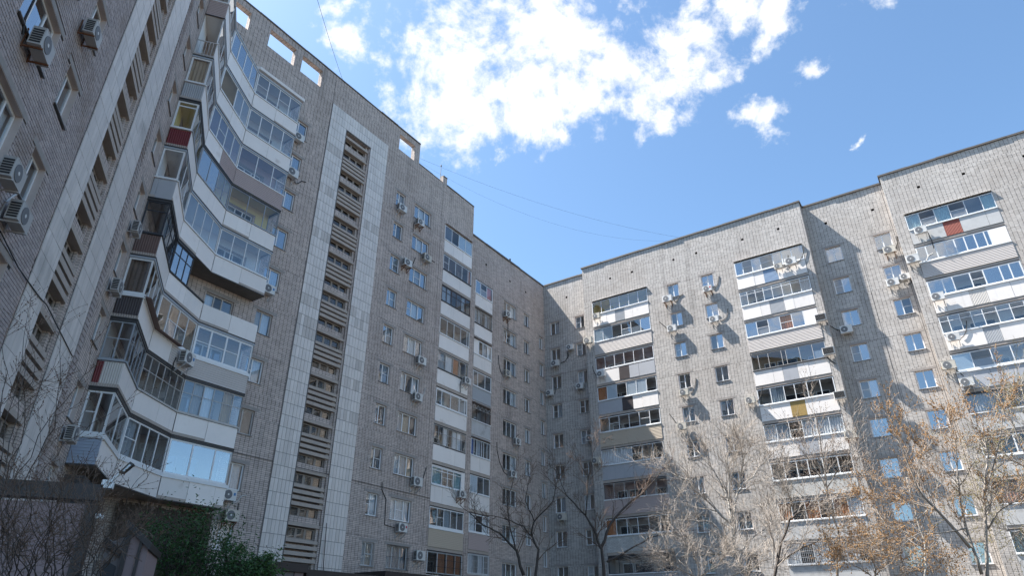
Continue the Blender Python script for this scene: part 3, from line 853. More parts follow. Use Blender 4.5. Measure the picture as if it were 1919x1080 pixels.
def shown(fr, u, z, du, dz):
    pts = []
    for a, b in ((0, 0), (1, 0), (1, 1), (0, 1)):
        v = fr.p(u + a * du, 0, z + b * dz) - Vector((0, 0, CAMZ)); d = v.y * _c + v.z * _s
        if d < .1: return 0
        pts.append((CX + FPX * v.x / d, CY - FPX * (-v.y * _s + v.z * _c) / d))
    if not all(-40 < x < 1960 and -40 < y < 1120 for x, y in pts): return 0
    return abs(sum(pts[i][0] * pts[(i + 1) % 4][1] - pts[(i + 1) % 4][0] * pts[i][1] for i in range(4))) / 2


LTILES = [(ua + c * 0.2333, 0.28 + r * TH) for (ua, n) in ((18.52, 6), (22.03, 8)) for r in range(48) for c in range(n)]
rank = [(shown(FM, u, z, TW, TH), 0, i) for i, (u, z, r) in enumerate(cells)] + [(shown(FL, u, z, .2333, TH), 1, i) for i, (u, z) in enumerate(LTILES)]
rank.sort(reverse=True)
SOLO = {(f, i) for _, f, i in rank[:300]}
rest = MB(); rest2 = MB()
for i, (u, z, r) in enumerate(cells):
    left = u < -27
    dull = (dull_rows[r] and tr.random() < 0.75) if left else (dull_rows[(r * 7) % 40] and tr.random() < 0.6)
    w_ = 0.034 + tr.uniform(-0.003, 0.003)
    if (0, i) in SOLO:
        part('tile', tower, FM, u, w_, z, tile_me2 if dull else tile_me, None)
    else:
        (rest2 if dull else rest).box(u + 29.52 + 0.008, u + 29.52 + TW - 0.010, -w_, -w_ + 0.03, z + 0.011, z + TH - 0.011)
o = part('tiling', tower, FM, -29.52, 0, 0, rest, 'tile'); o['kind'] = 'stuff'
o = part('tiling', tower, FM, -29.52, 0, 0, rest2, 'tile_dull'); o['kind'] = 'stuff'


def stair_slot(fr, u0, u1, zlo, zhi, base, dep=0.52, k0=-2, k1=11, wm=None):
    """recess of the stair hall: per storey a spandrel of brick on a slab, two window bands, a ledge and three concrete fins"""
    W = u1 - u0
    bk = MB()                                   # recess walls
    H = zhi - zlo
    def q(a, b, c, d, f): bk.quad(a, b, c, d, [f(p) for p in (a, b, c, d)])
    q((0, 0, 0), (0, 0, H), (0, dep, H), (0, dep, 0), lambda p: (p[1], p[2]))
    q((W, dep, 0), (W, dep, H), (W, 0, H), (W, 0, 0), lambda p: (p[1], p[2]))
    q((0, 0, H), (W, 0, H), (W, dep, H), (0, dep, H), lambda p: (p[0], p[1]))
    q((0, dep, 0), (W, dep, 0), (W, dep, H), (0, dep, H), lambda p: (p[0], p[2]))
    part('stair_recess', tower, fr, u0, 0, zlo, bk, 'brick_shade')
    jb = MB(); uvbox(jb, W - 0.30, W - 0.001, 0.16, dep - 0.001, 0, H - 0.01); uvbox(jb, W - 0.13, W - 0.002, 0.05, 0.158, 0, H - 0.012)
    part('brick_jamb', tower, fr, u0, 0, zlo, jb, 'brick_shade')
    W2 = W - 0.31
    fin = MB().hexa([(0.005, 0.03, 0), (W2 + 0.15, 0.03, 0), (W2 + 0.15, dep - 0.01, 0), (0.005, dep - 0.01, 0), (0.005, 0.03, 0.195), (W2 + 0.15, 0.03, 0.195), (W2 + 0.15, dep - 0.01, 0.15), (0.005, dep - 0.01, 0.15)]).mesh('concrete_fin', 'concrete')
    slab = MB().box(0.004, W2 + 0.155, 0.045, dep - 0.012, 0, 0.17).mesh('spandrel_slab', 'concrete')
    sp = MB(); uvbox(sp, 0.006, W2 + 0.001, 0.09, dep - 0.02, 0.172, 0.50); sp = sp.mesh('brick_spandrel', 'brick_shade')
    ledge = MB().hexa([(0.004, 0.06, 0), (W2 + 0.16, 0.06, 0), (W2 + 0.16, dep - 0.011, 0), (0.004, dep - 0.011, 0), (0.004, 0.06, 0.17), (W2 + 0.16, 0.06, 0.17), (W2 + 0.16, dep - 0.011, 0.22), (0.004, dep - 0.011, 0.22)]).mesh('window_ledge', 'concrete')

    def wf(H):
        mb = MB(); y = 0.30
        mb.box(0.005, 0.06, y, y + 0.06, 0, H); mb.box(W2 - 0.06, W2 - 0.002, y, y + 0.06, 0, H)
        mb.box(0.06, W2 - 0.06, y + 0.002, y + 0.058, 0, 0.05); mb.box(0.06, W2 - 0.06, y + 0.002, y + 0.058, H - 0.06, H)
        for e in (0.40, 0.70): mb.box(W2 * e - 0.075, W2 * e + 0.075, y + 0.004, y + 0.056, 0.05, H - 0.06)
        return mb.mesh('stair_window', 'frame_stair')

    def dk(H): return room_mb(W2, H, 0.6, 0.37, 0.0).mesh('room', 'room_grey')
    w_hi, w_lo, d_hi, d_lo = wf(0.50), wf(0.56), dk(0.5), dk(0.56)
    panes = {}
    for nm, H in (('hi', 0.50), ('lo', 0.56)):
        for j, (a, b) in enumerate(((0.06, 0.40 * W2 - 0.09), (0.40 * W2 + 0.09, 0.70 * W2 - 0.09), (0.70 * W2 + 0.09, W2 - 0.06))):
            panes[nm, j] = MB().box(a, b, 0.325, 0.331, 0.05, H - 0.06).mesh('pane', 'glass_dirty')
    for k in range(k0, k1):
        zb = base + 2.8 * k
        if zb + 2.7 < zlo or zb > zhi - 0.3: continue
        part('spandrel_slab', tower, fr, u0, 0, zb, slab, None)
        part('brick_spandrel', tower, fr, u0, 0, zb, sp, None)
        for f in (1.02, 1.34, 1.66):
            if zb + f < zhi - 0.3: part('concrete_fin', tower, fr, u0, 0, zb + f, fin, None)
        for zz, me, dd, nm in ((0.505, w_hi, d_hi, 'hi'), (2.19, w_lo, d_lo, 'lo')):
            if zb + zz > zhi - 0.5: continue
            o = part('stair_window', tower, fr, u0, 0, zb + zz, me, None)
            for j in range(3): sub('pane', panes[nm, j], o)
            sub('room', dd, o)
        if zb + 2 < zhi - 0.5: part('window_ledge', tower, fr, u0, 0, zb + 1.98, ledge, None)


stair_slot(FM, SL0, SL1, 1.8, 32.02, 5.28 - 0.02)

# loggia column at the right end of the tall block
WP = ('white_panel', 1)
A = [
    dict(n=4, glass=['glass_half', 'glass', 'glass_half', 'glass_half'], curt=[None, None, 'film', 'film'], par=[WP, WP, WP], awning=True, awnmat='white_panel', room='room_grey'),
    dict(n=5, edges=[.19, .43, .66, .88], bars=(0,), glass='glass', par=[WP], curt=[None, None, None, None, 'curtain_orange'], ledgemat='frame_dark', room='room_grey'),
    dict(n=6, frame='frame_brown', tier=.64, par=[WP, ('white_panel', 2)], ledgemat='frame_dark', room='room_grey', curt=['curtain_grey', 'curtain_grey', None, None, 'curtain_grey', None]),
    dict(n=5, edges=[.24, .47, .70, .92], par=[WP], room='room_grey', curt=[None, None, None, None, None]),
    dict(n=5, edges=[.24, .48, .70, .90], bars=(0,), frame='frame_old', par=[('white_panel', 2), WP], room='room_tan', curt=['curtain_grey', 'curtain_white', 'curtain_orange', None, None], ledgemat='frame_dark'),
    dict(n=5, edges=[.18, .46, .74, .92], fw=.08, par=[WP], top=.12, headmat='white_panel', room='room_white', glass='glass_half'),
    dict(n=7, frame='frame_old', fw=.035, tier=.62, par=[('white_panel', 2), WP], room='room_grey', ledge=False, curt=[None, None, 'curtain_white', None, 'curtain_white', 'curtain_white', None]),
    dict(n=4, edges=[.33, .52, .72], tier=.8, fw=.07, gx1=.9, bars=(1, 2), par=[WP, WP, WP], top=.1, headmat='white_panel', curt=['curtain_green', None, None, 'curtain_green'], blank=[(.9, 1, 'white_panel')], room='room_white', glass='glass_half'),
    dict(n=5, edges=[.22, .41, .61, .80], bars=(1,), fb=.16, fw=.06, par=[('siding_tan', 1), ('siding_tan', 1)], room='room_grey', curt=[None, None, 'curtain_grey', None, None], glass='glass_half'),
    dict(n=4, edges=[.28, .54, .80], fw=.07, par=[WP], room='room_tan', curt=[None, 'curtain_orange', 'curtain_orange', 'curtain_orange'], grille='metal_dark', ledge=False),
]
for k, cfg in enumerate(A):
    loggia(tower, FM, LA0, LA1, 28.80 - 2.797 * k, cfg, 0.01, 1.33, 1.18)
mb = MB(); mb.quad((0, 0, 0), (0, 0, 31.0), (0, .3, 31.0), (0, .3, 0), [(0, 0), (0, 31), (.3, 31), (.3, 0)])
W_ = LA1 - LA0; mb.quad((W_, .3, 0), (W_, .3, 31.0), (W_, 0, 31.0), (W_, 0, 0), [(0, 0), (0, 31), (.3, 31), (.3, 0)])
part('brick_jamb', tower, FM, LA0, 0, -0.8, mb, 'brick_shade')
# right-hand side of the tall block, roof and hidden rear so that it stands as a solid
F_side = Frame(FM.o + FM.u * -13.0, -nM)
wall(tower, F_side, 0, 13, -CAMZ, 34.02, [])
back = MB()
def plan3(fr, u, w): q = fr.p(u, w, 0); return (q.x, q.y)
poly = [plan3(FM, -13.0, -.4), plan3(FM, -13.0, -13), plan3(FM, -44, -13), plan3(FL, 9.1, -12), plan3(FL, 9.1, -.4), plan3(FL, 32.9, -.4)]
ccw = list(reversed(poly))
ar = sum(ccw[i][0] * ccw[(i + 1) % 6][1] - ccw[(i + 1) % 6][0] * ccw[i][1] for i in range(6))
if ar < 0: ccw.reverse()
_tp = POSE[tower][0]
rf = MB(); rf.prism([(x - _tp.x, y - _tp.y) for x, y in ccw], 33.0 + CAMZ, 33.3 + CAMZ)
put('roof', rf.mesh('roof', 'roofing'), (_tp.x, _tp.y, 0), 0, tower)
F_back = Frame(FM.o + FM.u * -13.0 + FM.n * -13, -dM); wall(tower, F_back, 0, 31, -CAMZ, 34, [], name='rear_wall')
F_bL = Frame(FL.o + FL.n * -12 + FL.u * 26, -dL); wall(tower, F_bL, 0, 17, -CAMZ, 34, [], name='rear_wall')
wall(tower, Frame(FL.o + FL.n * -12 + FL.u * 9.0, FL.n), 0, 12, -CAMZ, 36, [], name='end_wall')

# =================================================== TALL BLOCK: left face (FL)
holesL = []
LT = 13.48
for k in range(-3, 5):
    zt = LT - 2.8 * k
    glb = 'glass_mirror' if k < 1 else 'glass_half'
    window(tower, FL, 13.0, 15.03, zt - 1.47 + .1, zt + .1, [0.36, 0.70], bars=(), glass=glb, dep=0.16, curt=[None, None, 'curtain_white'])
    holesL.append((13.0, 15.03, zt - 1.37, zt + .1))
    window(tower, FL, 16.08, 17.13, zt - 1.37 + .1, zt + .1, [0.5], bars=(), glass=['glass_half', glb], dep=0.16, curt=['curtain_grey' if k % 2 else None, None])
    holesL.append((16.08, 17.13, zt - 1.27, zt + .1))
    window(tower, FL, 25.3, 26.28, zt - 1.34, zt - 0.02, [0.5], glass='glass_half', dep=0.16, curt=['curtain_grey' if k % 3 else None, None])
    holesL.append((25.3, 26.28, zt - 1.34, zt - 0.02))
for k in range(-6, -3):
    zt = LT - 2.8 * k
    window(tower, FL, 25.3, 26.28, zt - 1.34, zt - 0.02, [0.5], glass='glass_half', dep=0.16)
    holesL.append((25.3, 26.28, zt - 1.34, zt - 0.02))
LS0, LS1 = 19.92, 22.0
holesL.append((LS0, LS1, 2.0, 32.0))
for k in range(9):                               # doors behind the balconies on the left face
    zf = 5.62 + 2.8 * k
    window(tower, FL, 28.2, 30.4, zf + 0.2, zf + 2.1, [0.35, 0.66], glass='glass_half', curt=[None, 'curtain_white', None], lintel=False)
    holesL.append((28.2, 30.4, zf + 0.2, zf + 2.1))
wall(tower, FL, 9.0, 18.5, -CAMZ, 36.0, holesL, material='mortar', w=-0.018, name='mortar_bed')
wall(tower, FL, 18.5, 32.62, -CAMZ, 36.0, holesL)
BH, BWd = 0.0986, 0.262
BRK = []
for r in range(int(-1.6 / BH), int(19.0 / BH)):
    z = r * BH
    off = (0.131 if (r % 2) else 0.0) + (0.05 if (r // 7) % 2 else 0)
    n0 = int((9.0 - off) / BWd); n1 = int((18.5 - off) / BWd) + 1
    for c in range(n0, n1):
        a, b = c * BWd + off + 0.008, (c + 1) * BWd + off - 0.008
        a = max(a, 9.0); b = min(b, 18.49)
        segs = [(a, b)]
        for h in holesL:
            if h[2] - 0.003 < z + BH - 0.006 and h[3] + 0.17 > z + 0.006:
                lim = (h[0] - (0.22 if z + BH > h[3] else 0), h[1] + (0.22 if z + BH > h[3] else 0))
                ns = []
                for (p, q) in segs:
                    if q <= lim[0] or p >= lim[1]: ns.append((p, q)); continue
                    if p < lim[0] - 0.03: ns.append((p, lim[0] - 0.004))
                    if q > lim[1] + 0.03: ns.append((lim[1] + 0.004, q))
                segs = ns
        for (p, q) in segs:
            if q - p > 0.04: BRK.append((p, q, z + 0.009, z + BH - 0.009))


def view_size(b):
    p = FL.p((b[0] + b[1]) / 2, 0, b[2]); q = FL.p(b[1], 0, b[2]); r_ = FL.p(b[0], 0, b[2])
    def pr(P):
        v = P - Vector((0, 0, CAMZ)); d = v.y * _c + v.z * _s
        return CX + FPX * v.x / d, CY - FPX * (-v.y * _s + v.z * _c) / d
    x, y = pr(p)
    if not (-60 < x < 1980 and -60 < y < 1140): return 0
    x1, y1 = pr(q); x0, y0 = pr(r_)
    return math.hypot(x1 - x0, y1 - y0)


szs = [(view_size(b), i) for i, b in enumerate(BRK)]
full = [(s_, i) for s_, i in szs if s_ > 0 and BRK[i][1] - BRK[i][0] > 0.24]
full.sort(reverse=True)
single = {i for _, i in full[:300]}
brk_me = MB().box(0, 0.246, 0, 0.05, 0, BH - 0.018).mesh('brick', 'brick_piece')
rest = MB(); rb = random.Random(9)
for i, (a, b, c, d) in enumerate(BRK):
    w_ = rb.uniform(-0.003, 0.004)
    if i in single:
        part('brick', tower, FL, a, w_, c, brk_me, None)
    else:
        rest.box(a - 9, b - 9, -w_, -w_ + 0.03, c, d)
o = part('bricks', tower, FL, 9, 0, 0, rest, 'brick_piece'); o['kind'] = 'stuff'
# tiles on the left face
TH2 = 0.685
stuff = MB()
ltile = MB().box(0.004, 0.2293, 0, 0.028, 0.008, TH2 - 0.007).mesh('tile', 'tile')
for (ua, n) in ((18.52, 6), (22.03, 8)):
    part('tile_backing', tower, FL, ua - 0.02, 0.008, 0.0, MB().box(0, n * 0.2333 + 0.02, 0, 0.008, 0, 33.4), 'tile_joint')
for i, (u, z) in enumerate(LTILES):
    w_ = 0.036 + tr.uniform(-0.003, 0.003)
    if (1, i) in SOLO: part('tile', tower, FL, u, w_, z, ltile, None)
    else: stuff.box(u - 18.52 + 0.004, u - 18.52 + 0.2293, -w_, -w_ + 0.028, z + 0.008, z + TH2 - 0.007)
o = part('tiling', tower, FL, 18.52, 0, 0, stuff, 'tile'); o['kind'] = 'stuff'
stair_slot(FL, LS0, LS1, 1.8, 32.0, 5.28, k0=-1)
# toothed brick edge right of the tiles
tb = MB()
for r in range(0, 340):
    z = r * BH
    tb.box(0.0 if r % 2 else 0.03, 0.42, -0.075 if r % 2 else -0.06, 0.0, z + 0.006, z + BH - 0.006)
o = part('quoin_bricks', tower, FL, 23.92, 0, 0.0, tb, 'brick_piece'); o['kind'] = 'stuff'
pb = MB(); uvbox(pb, 0, 38.6, 0, .38, 0, 0.1)
coping(tower, FL, 9.0, 31.5, 36.1, .4, 0.08, 0.12)

# =================================================== CURVED CORNER BALCONIES
def xy(fr, u, w): return fr.o + fr.u * u + fr.n * w
PA, PB_, PC = xy(FL, 26.8, 0.0), xy(FL, 26.8, 0.92), xy(FL, 30.0, 0.92)
PD_, PE, PF = xy(FM, -35.87, 1.03), xy(FM, -32.62, 1.03), xy(FM, -32.62, 0.0)
PW = xy(FL, 32.62, 0.0)
FACETS = {'end': (PA, PB_), 'BC': (PB_, PC), 'CD': (PC, PD_), 'DE': (PD_, PE), 'EF': (PE, PF)}
FF = {k: (Frame(a, (b - a)), (b - a).length) for k, (a, b) in FACETS.items()}
W2P = [('white_panel', 1), ('white_panel', 1)]
G3 = dict(n=3, fw=.05)
BAL = [
    dict(end=dict(n=2, fw=.07, bars=(0,)), endpar=[('siding_blue', 1)], BC=dict(n=2, fw=.09, glass='glass_half'), CD=dict(edges=[.27, .5, .73], fw=.07, bars=(0,), glass='glass_half', curt=['curtain_grey', None, None, None]), DE=dict(edges=[.36, .72], fw=.08, glass='glass_mirror'), EF=dict(n=1, fw=.06),
         par={'BC': [('white_panel', 1)], 'CD': W2P, 'DE': W2P + [('white_panel', .4)]}, fm='upvc', bigledge=True, room='room_grey'),
    dict(end=dict(n=2, fw=.05, tier=.55), endfm='frame_grey', endpar=[('rib_red', .35), ('rib_white', 1)], BC=dict(n=5, fw=.035, tier=.6), CD=dict(n=6, fw=.04, tier=.58, glass=['glass', 'glass_half']), DE=dict(n=6, fw=.05, tier=.6, mull=.035, glass=['glass_half', 'glass', 'glass_half'], curt=[None, 'curtain_grey', 'curtain_white', None, 'curtain_tan', None]), EF=dict(n=1),
         par={'BC': [('white_panel', 1)], 'CD': [('white_panel', 1.3), ('white_panel', 1)], 'DE': [('white_panel', 2), ('white_panel', 2)]}, fm='frame_old', fmBC='frame_grey', room='room_grey'),
    dict(end=dict(n=1, fw=.07), endpar=[('rib_dark', 1)], BC=dict(n=4, fw=.05), CD=dict(edges=[.25, .5, .75], fw=.06, bars=(1, 2), glass='glass_half', curt=[None, 'mosquito_net', None, None]), DE=dict(edges=[.25, .52, .76], fw=.10, bars=(0, 1, 2), glass='glass_half'), EF=dict(n=1, fw=.08),
         par={'BC': [('white_panel', 1)], 'CD': [('white_panel', 1), ('siding_beige', 1)], 'DE': [('siding_beige', 1)]}, fm='upvc', bigledge=True, hood=True, room='room_tan', curtend='curtain_brown'),
    dict(end=dict(n=1, fw=.06, tier=.7), endpar=[('rib_brown', 1)], BC=dict(n=4, fw=.05, tier=.65), CD=dict(n=3, fw=.06, tier=.65, half=.5, glass='glass_mirror'), DE=None, EF=None,
         par={'BC': [('white_panel', 1)], 'CD': W2P, 'DE': W2P}, fm='frame_dark', room='room_tan'),
    dict(end=dict(n=1, fw=.07), endpar=[('grey_panel', .3), ('grey_panel', 1)], BC=dict(n=3, fw=.04), CD=dict(edges=[.25, .5, .75], fw=.05, glass='glass_half'), DE=dict(edges=[.25, .5, .75], fw=.05, glass='glass_half'), EF=dict(n=1),
         par={'BC': [('white_panel', 1)], 'CD': W2P, 'DE': W2P}, fm='upvc', room='room_white'),
    dict(end=dict(n=1, fw=.08, tier=.82), endpar=[('rib_red', 1)], BC=dict(n=3, fw=.05), CD=dict(edges=[.3, .58, .8], fw=.06, glass=['glass_mirror', 'glass_mirror', 'glass_half', 'glass_half']), DE=dict(edges=[.36, .70], fw=.045, glass='glass'), EF=dict(n=1),
         par={'BC': [('white_panel', 1)], 'CD': [('white_panel', .8), ('white_panel', 1)], 'DE': W2P}, fm='frame_grey', endfm='upvc', room='room_yellow'),
    dict(end=dict(n=1, fw=.08), endpar=[('rib_grey', 1)], BC=dict(n=3, fw=.05), CD=dict(edges=[.25, .5, .75], fw=.06, glass='glass_half', bars=(1,)), DE=dict(edges=[.36, .70], fw=.05, bars=(2,), glass='glass_half'), EF=dict(n=1, fw=.06),
         par={'BC': [('white_panel', 1)], 'CD': [('white_panel', 1), ('siding_rose', 1)], 'DE': [('siding_rose', 1)]}, fm='upvc', room='room_rose', curtend='curtain_tan'),
    dict(end=None, endpar=[('rail', 1)], BC=dict(n=2, fw=.06), CD=dict(edges=[.5, .75], fw=.07, glass=[None, 'glass_half', 'glass_half']), DE=dict(edges=[.25, .5, .75], fw=.06, glass='glass_half'), EF=dict(n=1, fw=.06),
         par={'BC': [('white_panel', 1)], 'CD': W2P, 'DE': W2P}, fm='upvc', room='room_white'),
    dict(end=dict(n=1, fw=.08), endpar=[('siding_rose', 1)], BC=dict(n=2, fw=.06, glass='glass_half'), CD=dict(edges=[.25, .5, .75], fw=.08, glass='glass_mirror'), DE=dict(edges=[.25, .5, .75], fw=.06, bars=(0, 2), glass='glass_half'), EF=dict(n=1, fw=.06),
         par={'BC': [('white_panel', 1)], 'CD': W2P, 'DE': W2P}, fm='upvc', room='room_white'),
]
bp0 = Vector(((PC.x + PD_.x) / 2, (PC.y + PD_.y) / 2, 0))
slab_poly = [PA, PB_, PC, PD_, PE, PF, xy(FM, -37.85, 0.0)]


def ccw_poly(pts, o):
    q = [(p.x - o.x, p.y - o.y) for p in pts]
    a_ = sum(q[i][0] * q[(i + 1) % len(q)][1] - q[(i + 1) % len(q)][0] * q[i][1] for i in range(len(q)))
    return q if a_ > 0 else q[::-1]


for k, cfg in enumerate(BAL):
    zb = 5.45 + 2.8 * k
    pos = Vector((bp0.x, bp0.y, zb + CAMZ))
    o = put('curved_balcony', MB().prism(ccw_poly(slab_poly, pos), -0.16, 0.0).mesh('curved_balcony', 'concrete'), pos, 0, tower)
    for name in ('end', 'BC', 'CD', 'DE', 'EF'):
        fr, ln = FF[name]
        e = 0.02
        par = cfg['endpar'] if name == 'end' else cfg['par'].get(name, [('white_panel', 1)])
        parapet(o, fr, e, ln - e, zb - 0.13, zb + 0.86, 0.0, par)
        sput('drip_edge', MB().box(0, ln, -0.02, 0.02, -0.05, -0.004).mesh('drip_edge', 'metal_dark'), fr, 0, 0.01, zb - 0.13, o)
        gcfg = cfg.get(name)
        if not gcfg: continue
        gc = dict(gcfg); half = gc.pop('half', None)
        fm = cfg.get('endfm', cfg['fm']) if name == 'end' else (cfg.get('fmBC', cfg['fm']) if name == 'BC' else cfg['fm'])
        u1 = ln - e if not half else ln * half
        curt = [cfg['curtend']] if (name == 'end' and cfg.get('curtend')) else ()
        curt = gc.pop('curt', curt)
        glazing(o, fr, e, u1, zb + 0.94, zb + 2.50, -0.02, fmat=fm, curt=curt, **gc)
        sput('ledge', MB().box(0, ln, -0.05, 0.05, 0, 0.065 if not cfg.get('bigledge') else 0.16).mesh('ledge', fm if fm != 'frame_old' else 'frame_old'), fr, 0, 0.0, zb + (0.87 if not cfg.get('bigledge') else 0.775), o)
        hm = 'metal_dark' if k in (0, 1, 3, 5) else 'frame_grey'
        sput('head_strip', MB().box(0, u1, -0.015, 0.05, 0, 0.10).mesh('head_strip', hm), fr, 0, 0.0, zb + 2.505, o)
        if cfg.get('hood') and name in ('BC', 'CD'):
            uu = ln if name == 'BC' else ln * 0.62
            sput('hood', MB().hexa([(0, -0.28, 0), (uu, -0.28, 0), (uu, 0, 0.02), (0, 0, 0.02), (0, -0.28, 0.03), (uu, -0.28, 0.03), (uu, 0, 0.10), (0, 0, 0.10)]).mesh('hood', 'rib_brown'), fr, 0, 0.0, zb + 0.80, o)
    # tinted lining of the balcony (ceiling paint and back wall) by flat
    cl = MB(); cp = ccw_poly([p for p in slab_poly], pos); cl.prism([(x * 0.985, y * 0.985) for x, y in cp], 2.615, 2.635)
    put('balcony_ceiling', cl.mesh('balcony_ceiling', cfg['room'] if k != 3 else 'concrete_dark'), pos, 0, o)
    if k not in (3,):
        for fr, ua, ub, za, zc in ((FM, -37.8, -35.4, 0, 2.6), (FM, -33.5, -32.66, 0, 2.6), (FM, -35.398, -33.502, 0, 0.86), (FM, -35.398, -33.502, 2.16, 2.6), (FL, 30.5, 32.55, 0, 2.6), (FL, 26.85, 28.1, 0, 2.6)):
            sput('inner_wall', MB().box(0, ub - ua, 0, 0.02, za, zc).mesh('inner_wall', cfg['room']), fr, ua, 0.03, zb + 0.005, o)
# little roof slab over the top balcony
pos = Vector((bp0.x, bp0.y, 5.45 + 2.8 * 9 + CAMZ))
o = put('balcony_roof', MB().prism(ccw_poly([xy(FM, -37.0, 0), xy(FM, -35.9, 1.12), xy(FM, -32.5, 1.12), xy(FM, -32.5, 0)], pos), -0.02, 0.2).mesh('balcony_roof', 'white_panel'), pos, 0, tower)
# dark glazed-in porch under the lowest balcony
pos = Vector((bp0.x, bp0.y, 2.0 + CAMZ))
lo = put('ground_porch', MB().prism(ccw_poly([xy(FL, 27.2, .0), xy(FL, 27.2, .62), xy(FL, 30.0, .62), xy(FL, 30.0, 0)], pos), 0.0, 3.0).mesh('ground_porch', 'metal_dark'), pos, 0, tower)
fr, ln = Frame(xy(FL, 27.2, 0), xy(FL, 27.2, .62) - xy(FL, 27.2, 0)), .62
mbp = MB()
for x in (0.0, .29, .58): mbp.box(x, x + .04, -0.03, -0.002, 0, 2.9)
sput('porch_frame', mbp.mesh('porch_frame', 'frame_brown'), fr, 0, 0.0, 2.0, lo)
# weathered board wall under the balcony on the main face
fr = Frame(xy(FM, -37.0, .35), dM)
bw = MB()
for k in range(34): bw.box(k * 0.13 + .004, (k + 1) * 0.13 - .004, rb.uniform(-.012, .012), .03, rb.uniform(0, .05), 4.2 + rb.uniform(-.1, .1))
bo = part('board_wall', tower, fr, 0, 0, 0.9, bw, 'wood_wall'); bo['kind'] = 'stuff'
#SECTION2
# =================================================== LOWER WING: face set back beside the tall block (FM2)
ROOF = 31.97
h2 = []
for k in range(10):
    zs = 26.10 - 2.8 * k
    window(wing, FM2, -7.08, -5.0, zs, zs + 1.36, [0.33, 0.66], bars=(1,) if k in (0, 1) else (), glass='glass_half', curt=[rnd.choice(curt_pool), None, rnd.choice(curt_pool)])
    h2.append((-7.08, -5.0, zs, zs + 1.36))
    window(wing, FM2, -3.74, -2.8, zs + .08, zs + 1.38, [0.45], bars=(0,) if k % 3 == 0 else (), glass='glass_half', curt=[None, rnd.choice(curt_pool)])
    h2.append((-3.74, -2.8, zs + .08, zs + 1.38))
    window(wing, FM2, -1.04, -0.3, zs - 1.38, zs - 0.03, [0.5], glass='glass_half', curt=['curtain_grey' if k % 2 else None, None])
    h2.append((-1.04, -0.3, zs - 1.38, zs - .03))
for u in (-9.9, -6.08, -3.34): h2.append(vent(wing, FM2, u, 29.86))
LB0, LB1 = -11.38, -8.86
h2.append((LB0, LB1, 2.62, 27.78))
B = [
    dict(edges=[.3, .66], n=3, fw=.07, bars=(1,), glass=['glass_mirror', 'glass', 'glass'], curt=[None, 'mosquito_net', 'curtain_pink'], par=[('white_panel', 1)], room='room_grey'),
    dict(n=5, frame='frame_old', fw=.04, tier=.7, par=[('white_panel', 1)], awning=True, room='room_grey', ledgemat='frame_dark', curt=['curtain_grey', 'curtain_grey', None, 'curtain_grey', None]),
    dict(edges=[.34, .67], n=3, gx0=.25, fw=.1, par=[('white_panel', 1)], blank=[(0, .25, 'white_panel')], curt=[None, 'curtain_grey', 'curtain_white'], awning=True, room='room_tan'),
    dict(edges=[.26, .66], n=3, fw=.07, par=[('rib_grey', 1)], glass='glass_half', room='room_grey'),
    dict(n=4, frame='frame_brown', fw=.04, par=[('concrete_panel', 1)], awning=True, truss=True, room='room_grey'),
    dict(edges=[.16, .30, .55, .66, .84], n=6, fw=.05, par=[('white_panel', .8), ('white_panel', 1)], awning=True, curt=['curtain_blue', None, 'curtain_grey', None, None, None], room='room_grey'),
    dict(edges=[.36, .68], n=3, fw=.05, par=[('white_panel', 1)], curt=['film', None, None], room='room_grey'),
    dict(edges=[.33, .67], n=3, fw=.08, bars=(1,), par=[('siding_rose', 1)], curt=['curtain_white', None, 'curtain_white'], room='room_grey'),
    dict(n=4, fw=.06, par=[('siding_rose', 1)], curt=['curtain_white', None, 'curtain_white', None], grille='metal_light', room='room_grey'),
]
for k, cfg in enumerate(B):
    loggia(wing, FM2, LB0, LB1, 26.40 - 2.8 * k, cfg, 0.01, 1.3, 1.2)
wall(wing, FM2, -14.0, 0.0, -CAMZ, ROOF, h2)
coping(wing, FM2, -14.0, 0.0, ROOF + 0.07, .4, 0.09, 0.15)
for (ua, ub) in ((LB0, LB1),):
    mb = MB(); W_ = ub - ua
    mb.quad((0, 0, 0), (0, 0, 27.2), (0, .3, 27.2), (0, .3, 0), [(0, 0), (0, 27), (.3, 27), (.3, 0)])
    mb.quad((W_, .3, 0), (W_, .3, 27.2), (W_, 0, 27.2), (W_, 0, 0), [(0, 0), (0, 27), (.3, 27), (.3, 0)])
    part('brick_jamb', wing, FM2, ua, 0, 0.5, mb, 'brick_shade')

